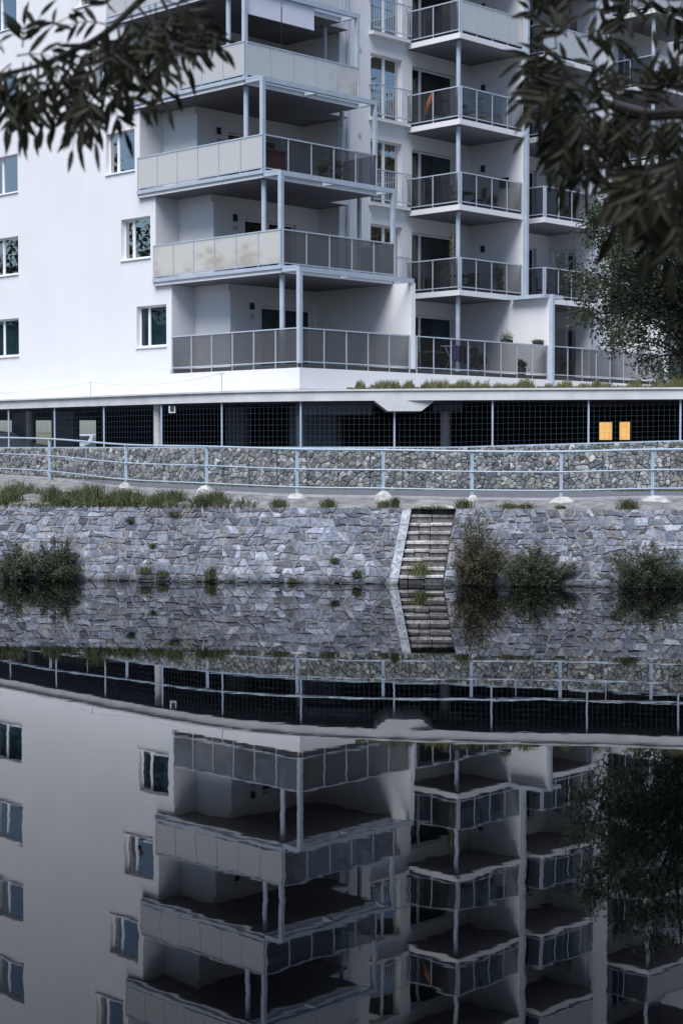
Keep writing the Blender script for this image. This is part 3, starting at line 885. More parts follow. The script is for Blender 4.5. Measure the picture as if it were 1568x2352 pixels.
fv.build('front_wall', PL, ab)
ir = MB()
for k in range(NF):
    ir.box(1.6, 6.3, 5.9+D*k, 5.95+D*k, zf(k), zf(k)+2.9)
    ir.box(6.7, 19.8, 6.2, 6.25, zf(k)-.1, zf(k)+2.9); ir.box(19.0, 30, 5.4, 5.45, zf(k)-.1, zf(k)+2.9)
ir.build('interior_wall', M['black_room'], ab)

# ---- doors and windows
for k in range(NF):
    z = zf(k); s = D*k
    window('v', 4.67+s, 2.7, 5.25, z+.0, z+2.25, [3.95], sill=False, name='balcony_door', curtain=(2.75, 5.2, z+2.15) if k == 0 else None, room=False)
    window('v', 4.47, 8.1, 9.85, z+.12, z+2.5, [8.98], sill=False, name='french_window', curtain=(8.15, 8.6, z+2.4) if k in (1, 3) else None)
    window('v', 4.47, 10.42, 12.95, z+.02, z+2.38, [11.05], sill=False, name='balcony_door', curtain=(11.9, 12.9, z+2.3) if k in (2, 0) else None)
    window('v', 4.1, 16.3, 17.75, z+.02, z+2.35, [17.0], sill=False, name='balcony_door')
    window('u', 18.602, 2.72, 3.95, z+.1, z+2.3, [3.3], sill=False, curtain=(2.8, 3.9, z+2.25))
    window('v', 4.0, 20.5, 22.3, z+.02, z+2.35, [21.3], sill=False, name='balcony_door', pane='pane')
    window('v', 4.0, 23.4, 24.8, z+.02, z+2.35, [24.1], sill=False, name='balcony_door')
lt = MB(); lt.box(21.38, 22.2, 4.4, 4.42, zf(4)+.3, zf(4)+2.2); lt.build('lit_room', M['lit_dim'], ab)
# ledges and french rails under/over the french windows
for k in range(NF):
    z = zf(k)
    m_ = MB(); m_.box(7.98, 10.08, 4.22, 4.467, z-.02, z+.10); m_.build('window_ledge', PL, ab)
    m_ = MB()
    for zz in (z+.22, z+1.32): m_.box(7.98, 10.06, 4.17, 4.21, zz-.02, zz+.02)
    for i in range(17):
        v = 8.0+i*.128; m_.box(v-.008, v+.008, 4.18, 4.20, z+.24, z+1.30)
    for v in (7.98, 10.02): m_.box(v, v+.04, 4.165, 4.468, z+1.285, z+1.325)
    m_.build('window_railing', M['steel'], ab)
# wall lamps, meter boxes, vents, downpipes
for k in range(NF):
    s = D*k; z = zf(k)
    m_ = MB(); m_.cbox(2.12, 2.30, 4.60+s, 4.668+s, z+2.10, z+2.34, .01); m_.build('wall_lamp', M['gasket'], ab)
    m_ = MB(); m_.cbox(2.12, 2.32, 4.63+s, 4.668+s, z+1.78, z+1.96, .01); m_.build('meter_box', M['steel'], ab)
    if k:
        m_ = MB(); m_.cbox(13.82, 13.898, 3.7, 3.88, z+1.85, z+2.1, .01); m_.build('wall_lamp', M['gasket'], ab)
        m_ = MB(); m_.cbox(7.42, 7.56, 4.44, 4.468, z+2.45, z+2.62, .005); m_.build('vent', M['steel'], ab)
m_ = MB(); m_.tube((6.78, 4.39, zf(1)), (6.78, 4.39, zf(NF)), .06, .06, 10); m_.build('downpipe', M['steel'], ab)
m_ = MB(); m_.box(13.905, 14.04, 1.62, 1.76, zf(0)+2.95, zf(NF)); m_.build('downpipe', M['steel'], ab)
m_ = MB(); m_.box(13.24, 13.38, -.14, -.003, 5.62, zf(1)-.1); m_.build('downpipe', M['steel'], ab)
m_ = MB(); m_.tube((18.72, 1.90, zf(0)), (18.72, 1.90, zf(NF)), .07, .07, 10); m_.build('downpipe', M['steel'], ab)
m_ = MB(); m_.box(12.9, 14.1, -.0, 1.7, zf(1)-.24, zf(1)-.10); m_.build('gutter', M['steel'], ab)

# ---- balustrades
def balustrade(par, p, q, z, n, glass, thick_ends=(True, True), post_w=.035, h=1.20):
    """p, q = (v,u) ends; posts, top and bottom rail as one mesh, every glass panel a sub-part"""
    p = Vector((*p, 0)); q = Vector((*q, 0)); d = (q-p).normalized()
    m_ = MB()
    m_.beam(p+Vector((0,0,z+h-.02)), q+Vector((0,0,z+h-.02)), .055, .04)
    m_.beam(p+Vector((0,0,z+.10)), q+Vector((0,0,z+.10)), .04, .035)
    for i in range(n+1):
        c = p.lerp(q, i/n); hw = post_w/2*(1.5 if (i == 0 and thick_ends[0]) or (i == n and thick_ends[1]) else 1)
        c = c + d*(hw if i == 0 else -hw if i == n else 0)
        m_.box(c.x-hw, c.x+hw, c.y-hw, c.y+hw, z-.10, z+h-.042)
    ba = m_.build('balustrade', M['steel'], par[0]); 
    for i in range(n):
        a = p.lerp(q, i/n)+d*(post_w*.9); b = p.lerp(q, (i+1)/n)-d*(post_w*.9); g = MB()
        g.beam(a+Vector((0,0,z+(h+.08)/2)), b+Vector((0,0,z+(h+.08)/2)), .010, h-.17)
        g.build('glass_panel', M[glass], ba)
    return ba
wrap = (ab,)
for k in range(NF):
    s = D*k; z = zf(k)
    if k:
        m_ = MB(); m_.box(.0, 5.45, s, 6.51+s, z-.22, z); m_.box(5.452, 6.42, 4.0, 6.5+s, z-.215, z-.005)
        bal = m_.build('balcony_slab', PL, ab)
        m_ = MB(); m_.box(.03, 5.42, s+.03, 6.5+s, z-.232, z-.222); m_.box(5.46, 6.41, 4.03, 6.5+s, z-.232, z-.218); m_.build('soffit_shade', M['soffit_shade'], bal)
        m_ = MB(); m_.box(.04, 5.40, s+.04, 6.4+s, z+.002, z+.02); m_.build('deck', M['floor'], bal)
        # steel edge channel round the slab, proud of it
        m_ = MB(); m_.box(-.06, -.002, s-.06, 6.50+s, z-.09, z+.03); m_.box(-.002, 5.50, s-.06, s-.002, z-.09, z+.03); m_.build('edge_channel', M['steel'], bal)
        balustrade(wrap, (-.03, s-.03), (-.03, s+6.45), z, 6, 'sky_bright_panel', (False, True))
        balustrade(wrap, (.06, s-.03), (5.45, s-.03), z, 5, 'sky_bright_panel' if k > 2 else 'clear_panel' if k == 2 else 'panel', (False, True))
        balustrade(wrap, (5.45, s+.05), (5.45, s+1.7), z, 2, 'panel', (False, False))
    else:
        balustrade(wrap, (.03, .09), (.03, 6.40), z-.06, 6, 'panel', (False, True))
        balustrade(wrap, (.10, .03), (5.34, .03), z-.06, 5, 'panel', (False, True))
    # square corner post, outer beam, brackets
    zt = zf(k+1)
    m_ = MB(); m_.cbox(-.02, .13, s-.02, s+.13, z-.02, zt-.24, .008); m_.build('corner_post', M['steel'], ab)
    m_ = MB(); m_.box(-.02, 5.52, s-.02, s+.12, zt-.24, zt-.08); 
    for v in (-.02, 2.7, 5.38): m_.box(v, v+.12, s+.121, s+D-.065, zt-.21, zt-.10)
    m_.box(-.02, .10, s+.121, s+D-.065, zt-.09, zt-.03)
    m_.build('canopy_beam', M['steel'], ab)
    if k:
        m_ = MB(); m_.cbox(5.36, 5.50, s-.02, s+.11, z, zt-.24, .008); m_.cbox(5.37, 5.49, s+1.6, s+1.72, z, zt-.24, .008); m_.build('frame_post', M['steel'], ab)
    m_ = MB(); m_.tube((.26, s+D+.22, z), (.26, s+D+.22, zt-.235), .085, .085, 18); m_.build('round_column', M['steel'], ab, smooth=False)
# block two and three and four
for k in range(1, NF):
    z = zf(k)
    for (v0, v1, u0, u1, nl, nr, cv) in ((10.1, 13.89, 1.81, 4.465, 2, 4, 10.42), (15.0, 18.59, 1.6, 4.095, 1, 4, None), (22.4, 27.2, 1.4, 3.995, 2, 4, 22.72)):
        m_ = MB(); m_.box(v0, v1, u0, u1, z-.22, z-.02); bal = m_.build('balcony_slab', PL, ab)
        m_ = MB(); m_.box(v0+.03, v1-.01, u0+.03, u1-.01, z-.232, z-.222); m_.build('soffit_shade', M['soffit_shade'], bal)
        m_ = MB(); m_.box(v0+.1, v1-.01, u0+.1, u1-.01, z-.018, z); m_.build('deck', M['floor'], bal)
        m_ = MB(); m_.box(v0+.05, v1-.03, u0+.05, u0+.09, z-.018, z+.08); m_.box(v0+.05, v0+.09, u0+.09, u1-.03, z-.018, z+.08); m_.build('edge_channel', M['gasket'], bal)
        g = 'clear_panel' if k < 4 else 'sky_bright_panel'
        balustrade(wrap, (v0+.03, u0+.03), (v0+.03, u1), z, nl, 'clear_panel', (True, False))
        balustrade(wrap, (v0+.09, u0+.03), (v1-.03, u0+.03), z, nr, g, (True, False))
        if cv and k >= 1:
            m_ = MB(); m_.tube((cv, u0+.34, z), (cv, u0+.34, zf(k+1)-.235), .085, .085, 18); m_.build('round_column', M['steel'], ab)
m_ = MB(); m_.tube((10.42, 2.15, zf(0)), (10.42, 2.15, zf(1)-.235), .085, .085, 18); m_.build('round_column', M['steel'], ab)
z = zf(0)-.06
balustrade(wrap, (5.66, .03), (13.16, .03), z, 8, 'clear_panel', (True, True))
balustrade(wrap, (13.5, .03), (20.96, .03), z, 8, 'clear_panel', (True, True))
balustrade(wrap, (21.3, .03), (29, .03), z, 6, 'clear_panel', (True, True))

# ------------------------------------------------------------------ plants
def leaf_faces(cent, rng_np, size, aspect, droop=0.0, up=0.0, tone=(1, 1, 1), tv=.45, brown=0.0, brown_col=(1.6, 0.95, 0.7)):
    """cent: (n,3) leaf base points -> folded diamond leaves"""
    n = len(cent)
    d = rng_np.normal(size=(n, 3)); d[:, 2] = d[:, 2]*.7 + up - droop
    d /= np.linalg.norm(d, axis=1)[:, None]
    r = rng_np.normal(size=(n, 3)); s = np.cross(d, r); s /= np.linalg.norm(s, axis=1)[:, None]
    nr = np.cross(s, d)
    L = size*rng_np.uniform(.6, 1.3, size=(n, 1)); W = L*aspect
    p0 = cent; p1 = cent+d*L*.45+s*W*.5+nr*L*.06; p2 = cent+d*L; p3 = cent+d*L*.45-s*W*.5+nr*L*.06
    verts = np.stack([p0, p1, p2, p3], axis=1).reshape(-1, 3)
    idx = np.arange(n)[:, None]*4
    faces = np.concatenate([idx+np.array([[0, 1, 2]]), idx+np.array([[0, 2, 3]])], axis=1).reshape(-1, 3)
    k = rng_np.uniform(1-tv, 1+tv, size=(n, 1)); col = np.array(tone)[None]*k*np.array([1, 1, 1])
    col = col*rng_np.uniform(.85, 1.15, size=(n, 3))
    if brown > 0:
        b = rng_np.random(n) < brown; col[b] = col[b]*np.array(brown_col)
    return verts, faces, np.repeat(col, 2, axis=0)

def clump_points(rng_np, n, centre, radii, nclump, spread=.35, hollow=.5):
    """points gathered in clumps inside an ellipsoid, so gaps show"""
    q = rng_np.normal(size=(nclump, 3)); q /= np.linalg.norm(q, axis=1)[:, None]
    q *= (rng_np.random((nclump, 1))**.4)*(1)
    cc = np.array(centre)+q*np.array(radii)
    idx = rng_np.integers(0, nclump, n)
    return cc[idx]+rng_np.normal(size=(n, 3))*np.array(radii)*spread*rng_np.uniform(.5, 1.1, size=(nclump, 1))[idx], cc

def shrub(x, y, z, rx, ry, h, n, size, aspect, label, seed, tone=(1, 1, 1), brown=.08, stems=26, clumps=30, up=.7, spread=.22, cat='bush', name='riverside_bush', group='bushes growing at the waterline'):
    r_ = np.random.default_rng(seed); t = empty(name, (x, y, z)); tag(t, label, cat, group)
    S_ = max(70, stems*3); st_ = MB(); P = []
    for q in range(S_):
        a = r_.uniform(0, 2*np.pi); rad = math.sqrt(r_.random()); lean = rad*r_.uniform(.55, 1.1)
        b = np.array([math.cos(a)*rad*rx*.45, math.sin(a)*rad*ry*.4, -.05])
        L = h*(1.12-.62*rad*rad)*r_.uniform(.55, 1.12)
        e = b+np.array([math.cos(a)*rx*lean*.72, math.sin(a)*ry*lean*.7, L]); m1 = b*.4+e*.6; m1[2] = L*.66; m1 = m1*np.array([.86, .86, 1])
        e[2] -= .12*L*rad
        nn = max(8, int(n*1.35/S_*r_.uniform(.6, 1.4))); tt = r_.uniform(.06, 1.0, nn)[:, None]
        c_ = b*(1-tt)**2+2*m1*tt*(1-tt)+e*tt**2
        P.append(c_+r_.normal(size=(nn, 3))*np.array([.07, .06, .055])*(1.25-tt*.8))
        if q % 2 == 0: st_.path([tuple(b), tuple((b*.25+m1*.5+e*.25)), tuple(e)], .009, .002, 4)
    pts = np.concatenate(P); pts[:, 2] = np.abs(pts[:, 2])
    v, f, c = leaf_faces(pts, r_, size, aspect, up=up, tone=tone, brown=brown)
    m_ = MB(); m_.arrays(v, f, c); m_.build('foliage', M['leaf'], t)
    m_ = st_
    m_.build('stems', M['bark'], t)
    return t
def px_at(px, d): return (px-784)/3800*d
def shore(px, off=0.0):
    t = (px-784)/3800; y = 44.66/(1+.152*t); return y*t, y+off

x, y = shore(40, -.15); shrub(x, y, 0, .66, .5, 1.05, 6000, .075, .3, 'rounded dark green bush at the waterline, leftmost at the foot of the wall', 1)
x, y = shore(133, -.1); shrub(x, y, 0, .76, .5, 1.2, 7000, .075, .3, 'taller dark green bush at the waterline, second from the left', 2)
x, y = shore(1098, -.05); shrub(x, y, 0, .82, .5, 1.85, 7500, .085, .22, 'tall thin brownish bush at the waterline right beside the stone steps', 3, tone=(1.0, .92, .85), brown=.30, stems=60, clumps=46, spread=.24)
x, y = shore(1225, -.1); shrub(x, y, 0, 1.18, .5, 1.1, 8500, .075, .28, 'low spreading dark bush at the waterline between tall bush and bare wall', 4, tone=(.9, .9, .9), brown=.18, clumps=40)
x, y = shore(1490, -.25); shrub(x, y, 0, 1.5, .6, 1.15, 12000, .075, .26, 'wide dark bush at the waterline near the right edge', 5, tone=(.85, .85, .85), brown=.15, clumps=60)
x, y = shore(1655, -.25); shrub(x, y, 0, 1.0, .6, 1.0, 4000, .08, .26, 'dark bush at the waterline cut off by the right edge', 6, tone=(.85, .85, .85), brown=.15, clumps=40)

def tuft(x, y, z, r, h, n, label, seed, tone=(1, 1, 1), kind=None, name='grass_tuft', cat='grass tuft', group='grass tufts and weeds on the wall', lean=.5, wd=.011, leafy=0):
    r_ = np.random.default_rng(seed)
    base = np.stack([r_.normal(size=n)*r*.45, r_.normal(size=n)*r*.3, np.full(n, -.02)], axis=1)
    m_ = MB(); add_blades(m_, r_, base, h, lean, wd, tone)
    if leafy:
        pts = np.stack([r_.normal(size=leafy)*r*.5, r_.normal(size=leafy)*r*.35, np.abs(r_.normal(size=leafy))*h*.45], axis=1)
        v, f, c = leaf_faces(pts, r_, .05, .35, up=.5, tone=tone); m_.arrays(v, f, c)
    o = m_.build(name, M['grass']); o.location = (x, y, z); tag(o, label, cat, group); return o
def add_blades(m_, r_, base, h, lean, wd, tone):
    n = len(base)
    a = r_.uniform(0, 2*np.pi, n); hh = h*r_.uniform(.45, 1.15, n); ln = lean*hh*r_.uniform(.2, 1.1, n)
    d = np.stack([np.cos(a), np.sin(a), np.zeros(n)], axis=1); b = r_.uniform(0, 2*np.pi, n)
    s = np.stack([np.cos(b), np.sin(b)*.4, np.zeros(n)], axis=1)*wd
    p1 = base+d*(ln*.35)[:, None]+np.array([0, 0, 1])*(hh*.6)[:, None]
    p2 = base+d*ln[:, None]+np.array([0, 0, 1])*hh[:, None]
    verts = np.stack([base-s, base+s, p1+s*.8, p1-s*.8, p2], axis=1).reshape(-1, 3)
    i = np.arange(n)*5; k = r_.uniform(.55, 1.5, (n, 1)); col = np.array(tone)[None]*k*r_.uniform(.85, 1.15, (n, 3))
    n0 = len(m_.v); m_.v += [tuple(p) for p in verts]
    for q in range(n):
        c = tuple(col[q]); e = n0+int(i[q])
        m_.f.append((e, e+1, e+2, e+3)); m_.c.append(c); m_.f.append((e+3, e+2, e+4)); m_.c.append(c)

# tufts growing out of the wall face: (px x, height along the slope 0..1)
WALLT = [(333, .12, .22, .20, 'small green weed low on the wall, left of the round tuft'), (375, .07, .2, .2, 'round green tuft just above the waterline on the left wall'),
         (485, .05, .16, .34, 'narrow tuft hanging to the water in the left wall'), (672, .02, .12, .12, 'tiny brown weed at the waterline below the long wall'),
         (768, .28, .12, .16, 'brown weed in a joint left of the steps'), (820, .10, .15, .2, 'green weed on the wall just left of the steps'),
         (300, .80, .12, .12, 'dry weed high on the left wall'), (400, .90, .2, .12, 'trailing weed below the grass edge on the left wall'), (350, .46, .1, .1, 'tiny weed in the middle of the left wall')]
for i, (px, f, r, h, lab) in enumerate(WALLT):
    t = (px-784)/3800; y = 44.66/(1+.152*t)+WB*f; x = y*t
    tuft(x, y-.06, WT*f, r, h, 130, lab, 40+i, leafy=160, lean=.8)
TOPT = [(640, .24, .26, 'grass tuft on the wall top below the third footing'), (755, .2, .26, 'grass tuft on the wall top left of the bright footing'), (880, .18, .2, 'dark round weed on the wall edge at the top of the steps'),
        (1058, .22, .26, 'dark bushy weed on the wall edge right of the steps'), (1160, .3, .16, 'low weed in the sandy verge'), (1195, .2, .14, 'small weed right of the low weed in the verge'), (1420, .28, .3, 'leafy green weed on the wall edge near the right end'),
        (1272, .12, .08, 'tiny weed on the sandy verge'), (905, .1, .3, 'thin upright weed beside the bright footing')]
for i, (px, r, h, lab) in enumerate(TOPT):
    d = 46.3; x = px_at(px, d); y = wall_y(x)+WB+.12
    tuft(x, y, WT+.02, r, h, 220, lab, 60+i, leafy=320, lean=.7, group='weeds on the wall top')
x = px_at(965, 44.7); tuft(x, wall_y(x)+.18, .22, .26, .42, 260, 'pale grass clump growing on the lowest stone steps', 80, tone=(1.5, 1.5, 1.35), lean=.9)
x = px_at(990, 46.2); tuft(x, wall_y(x)+WB+.2, WT, .5, .1, 260, 'low moss and grass on the top step', 81, lean=.8)

# long grass on the left verge: cannot be counted
m_ = MB(); r_ = np.random.default_rng(77); n = 9000
px = r_.uniform(-60, 600, n)*1.0; X = px_at(px, 47.0)+r_.normal(size=n)*.0; X = np.round(X*5+r_.normal(size=n)*.35)/5*.6+X*.4+r_.normal(size=n)*.03; f = r_.random(n)
keep = r_.random(n) < np.clip((610-px)/260, .03, 1); X = X[keep]; f = f[keep]; n = len(X)
ya = np.array([wall_y(q)+WB-.05 for q in X]); yb = np.array([max(at_x(RAILC, q, 1)-.15, wall_y(q)+WB+.5) for q in X]); zb = np.array([at_x(RAILC, q, 2) for q in X])
f = f**1.5*np.clip(.45+.04*(-X-4), .25, .6)
base = np.stack([X, ya+(yb-ya)*f, WT+(zb-WT)*f-.03], axis=1)
gx = np.linspace(-14, 0, 60); gh = (r_.uniform(0, 1, 60)**1.5*.5+.08)*np.clip((-gx-1.2)/3, .35, 1); hm = np.interp(X, gx, gh)
hm = np.clip(hm, .1, .6)
for lo, hi in ((0, .2), (.2, .3), (.3, .42), (.42, .7)):
    sel = (hm >= lo) & (hm < hi)
    if sel.sum(): add_blades(m_, r_, base[sel], float(hm[sel].mean())*.75, .9, .012, (.68, .72, .62))
lv, lf, lc = leaf_faces(base[::3]+np.stack([np.zeros(len(base[::3])), np.zeros(len(base[::3])), r_.random(len(base[::3]))*hm[::3]], axis=1), r_, .07, .3, up=.6, tone=(1, 1.02, .95))
m_.arrays(lv, lf, lc)
tag(m_.build('verge_grass', M['grass']), 'long dark green grass along the top of the left river wall', 'grass', kind='stuff')
VW = [(25, .3, .55, 'tall weed in the long grass at the left edge'), (215, .34, .6, 'tall dark weed in the long grass below the railing'), (290, .2, .4, 'weed beside the second footing'), (500, .3, .4, 'dark weed clump right of the white lump'), (118, .3, .5, 'bushy weed at the foot of the leftmost post'), (405, .3, .42, 'leafy weed left of the white lump in the grass')]
for i, (px_, r, h, lab) in enumerate(VW):
    d = 48.4-.002*px_; x = px_at(px_, d); tuft(x, d, WT+.1, r, h, 260, lab, 290+i, leafy=420, lean=.5, group='tall weeds in the verge grass')
# thin grass line at the foot of the gabion
m_ = MB(); X = r_.uniform(-13, 12, 5200); base = np.array([[q, at_x(GABC, q, 1)-.12-abs(r_.normal())*.08, at_x(GABC, q, 2)-.02] for q in X])
add_blades(m_, r_, base, .07, .6, .012, (.9, .95, .8)); tag(m_.build('gabion_grass', M['grass']), 'thin line of short grass at the foot of the gabion wall', 'grass', kind='stuff')
# green roof plants on the podium edge
m_ = MB(); n = 6500
X = r_.uniform(.15, 13.5, n); d = r_.random(n)**1.2*1.3+.18
gx = np.linspace(-1, 14, 110); gh = r_.uniform(.0, 1, 110)**1.4*.24+.05*np.clip((gx-.1)/1.5, .2, 1); hm = np.interp(X, gx, gh)
base = np.array([[q, at_x(GABC, q, 1)+dd, ZDT-.02] for q, dd in zip(X, d)])
for lo, hi in ((0, .1), (.1, .18), (.18, .26), (.26, .5)):
    sel = (hm >= lo) & (hm < hi)
    if sel.sum():
        add_blades(m_, r_, base[sel], float(hm[sel].mean())*1.5, .35, .012, (1.25, 1.15, 1.0))
lv, lf, lc = leaf_faces(base[::2]+np.stack([np.zeros(len(base[::2])), np.zeros(len(base[::2])), r_.random(len(base[::2]))*hm[::2]*1.3], axis=1), r_, .05, .4, up=.6, tone=(1.25, 1.15, 1.05), brown=.25)
m_.arrays(lv, lf, lc)
tag(m_.build('green_roof_plants', M['grass']), 'dry sedum and grasses along the edge of the garage roof', 'roof plants', kind='stuff')
gs = MB(); XSg = [x*.5 for x in range(0, 31)]
for i in range(30):
    a, b = XSg[i], XSg[i+1]
    gs.face([(a, at_x(GABC, a, 1)+.3, ZDT+.004), (b, at_x(GABC, b, 1)+.3, ZDT+.004), (b, at_x(GABC, b, 1)+1.9, ZDT+.004), (a, at_x(GABC, a, 1)+1.9, ZDT+.004)])
gs.build('planting_soil', M['soil'], gp)

# safety line posts on the roof edge
sf = empty('roof_safety_line'); tag(sf, 'thin cable on slim posts above the left garage roof edge', 'cable')
ends = []
for px_, d in ((-120, 69), (210, 60.2), (510, 54.6)):
    x = px_at(px_, d); m_ = MB(); zt = ZDT + (.62 if px_ > 300 else .55)
    m_.tube((x, d, ZDT-.05), (x, d, zt), .018, .018, 8); m_.tube((x-.09, d, zt), (x+.09, d, zt), .014, .014, 6); m_.build('line_post', M['steel'], sf); ends.append(Vector((x, d, zt)))
m_ = MB()
for a, b in zip(ends[:-1], ends[1:]):
    pts = [a.lerp(b, i/14)+Vector((0, 0, -.22*4*(i/14)*(1-i/14))) for i in range(15)]; m_.path(pts, .006, .006, 5)
m_.build('cable', M['steel'], sf)

# ------------------------------------------------------------------ trees
def limb(mb, pts, r0, r1, n=7):
    c = smooth_curve(pts, 5); m = len(c)-1
    for i in range(m): mb.tube(c[i], c[i+1], r0+(r1-r0)*i/m, r0+(r1-r0)*(i+1)/m, n, caps=False)
    return c
def far_tree(name, x, y, z, h, r, n, label, seed, size=.16, tone=(1, 1, 1), brown=.12, zc=.62, rz=.42, clumps=90, group=None, mat='leaf', spread=.13, trunk=.16):
    r_ = np.random.default_rng(seed); t = empty(name, (x, y, z)); tag(t, label, 'tree', group)
    pts, cc = clump_points(r_, n, (0, 0, h*zc), (r, r*.8, h*rz), clumps, spread)
    v, f, c = leaf_faces(pts, r_, size, .45, droop=.2, tone=tone, brown=brown)
    m_ = MB(); m_.arrays(v, f, c); m_.build('crown', M[mat], t)
    m_ = MB(); limb(m_, [(0, 0, -.2), (.1, 0, h*.25), (-.1, .1, h*.5), (.1, 0, h*.85)], trunk, .04, 9)
    for i in range(min(len(cc), 60)):
        e = cc[i]; zz = max(h*.15, min(h*.8, e[2]*.6)); limb(m_, [(0, 0, zz), (e[0]*.5, e[1]*.5, zz+(e[2]-zz)*.55+.15), tuple(e)], .045, .010, 5)
    m_.build('trunk', M['bark'], t); return t
far_tree('leafy_tree', 11.3, 55.0, 5.4, 8.8, 3.7, 38000, 'dark green leafy tree standing in front of the balconies at the right edge', 7, size=.14, tone=(.50, .60, .55), brown=.22, zc=.46, rz=.42, clumps=170, spread=.09)

# tall trees left and right along the river, seen in the balcony glass and shading the banks
for i, (x, y, h, r) in enumerate(((-40, 57, 12, 5), (-43, 66, 18, 5.5), (-42, 47, 12, 6), (-46, 76, 17, 6.5))):
    far_tree('riverside_tree', x, y, 2.4, h, r, 9000, ['low bushy tree upriver, reflected in the lowest balcony glass', 'tall tree upriver, reflected as a dark crown in the first floor glass', 'short tree upriver close to the water', 'broad tall tree far upriver behind the others'][i], 100+i, size=.42, tone=(.7, .75, .7), clumps=150, group='trees upriver seen in the glass', spread=.12, zc=.55, rz=.45, trunk=.3)
for i, (x, y, h, r) in enumerate(((45, 63, 25, 8), (50, 78, 27, 9), (42, 51, 22, 7), (62, 92, 29, 10))):
    far_tree('riverside_tree', x, y, 2.4, h, r, 9000, ['bushy tree downriver, nearest to the white block', 'tall tree downriver behind the bushy one', 'shorter tree downriver close to the path', 'tallest tree far downriver behind the others'][i], 120+i, size=.42, tone=(.7, .75, .7), clumps=150, group='trees downriver seen in the glass', spread=.12, zc=.55, rz=.45, trunk=.3)

# ---- overhanging ash tree close to the camera (trunk beside the viewpoint)
def W(px, py, d):                                         # a point d metres ahead
    a = (px-784)/3800; b = (1030-py)/3800
    return Vector((a*d, d, HC+b*d))
ash = empty('ash_tree', (4.6, 0.6, 1.9)); tag(ash, 'ash tree with dark drooping leaf sprays hanging into the top of the view', 'tree')
AO = Vector((4.6, 0.6, 1.9))
tr = MB()
limb(tr, [Vector((4.6, .6, 1.7)), Vector((4.55, .7, 3.2)), Vector((4.4, .9, 4.9)), Vector((4.0, 1.2, 6.4))], .17, .08, 12)
rng = random.Random(8)
fol_l = MB(); fol_r = MB()
def leaflet(mb, base, d, side, L, wd, col):
    nr = d.cross(side).normalized()
    ps = []
    for t, wf, nz in ((0, .10, 0), (.22, .8, .02), (.5, 1.0, .0), (.78, .6, -.04), (1, 0.03, -.12)):
        c = base+d*(L*t)+nr*(L*nz)
        ps.append((c-side*(wd*.5*wf)+nr*(wd*.18*wf), c, c+side*(wd*.5*wf)+nr*(wd*.18*wf)))
    v = [p for tri in ps for p in tri]; f = []
    for i in range(4):
        for k in (0, 1): f.append((i*3+k, i*3+k+1, i*3+3+k+1, i*3+3+k))
    mb.mesh(v, f, col)
def pinnate(mb, base, d, L, nl, ll, lw, droop):
    """compound leaf: central stalk with paired leaflets that droop"""
    d = d.normalized(); pts = []
    for i in range(nl+1):
        t = i/nl; pts.append(base+d*(L*t)+Vector((0, 0, -droop*L*t*t)))
    mb.path(pts, .0032, .0012, 4, (.7, .7, .6))
    ax = Vector((rng.uniform(-1, 1), rng.uniform(-.6, .6), rng.uniform(-.3, .3)))
    for i in range(1, nl+1):
        td = (pts[i]-pts[i-1]).normalized(); sd = td.cross(Vector((0, 1, 0))+ax*.5).normalized()
        k = rng.uniform(.45, 1.45); col = (k, k*rng.uniform(.92, 1.05), k*rng.uniform(.8, 1.1))
        for s in ((-1, 1) if i < nl else (0,)):
            dd = (td*(.75 if s else 1)+sd*s*rng.uniform(.65, 1.0)+Vector((0, rng.uniform(-.25, .25), -rng.uniform(.15, .6)*droop*2))).normalized()
            sv = dd.cross(Vector((rng.uniform(-.5, .5), 1, rng.uniform(-.3, .3)))).normalized()
            leaflet(mb, pts[i], dd, sv, ll*rng.uniform(.75, 1.15), lw*rng.uniform(.8, 1.15), col)
def spray(mb, px, py, d, ang, L=.2, nl=5, ll=.085, lw=.026, droop=.35):
    a = R(ang); pinnate(mb, W(px, py, d)-AO, Vector((math.cos(a), rng.uniform(-.35, .35), math.sin(a))), L, nl, ll, lw, droop)
def twig(pts, d, r0, r1): 
    c = limb(tr, [W(a, b, d+(rng.uniform(-.05, .05) if i_ else 0)) for i_, (a, b) in enumerate(pts)], r0, r1, 6); return c
dl = 5.0
twig([(470, -110), (400, -50), (318, 22), (240, 92), (165, 130), (95, 160), (20, 178), (-60, 200)], dl, .013, .005)
twig([(360, -20), (400, 60), (420, 120)], dl, .006, .003); twig([(240, 92), (250, 170), (240, 230)], dl, .006, .003); twig([(95, 160), (90, 230), (70, 280)], dl, .005, .003); twig([(165, 130), (190, 220), (210, 280)], dl, .005, .003); twig([(318, 22), (360, 60), (450, 70)], dl, .005, .003)
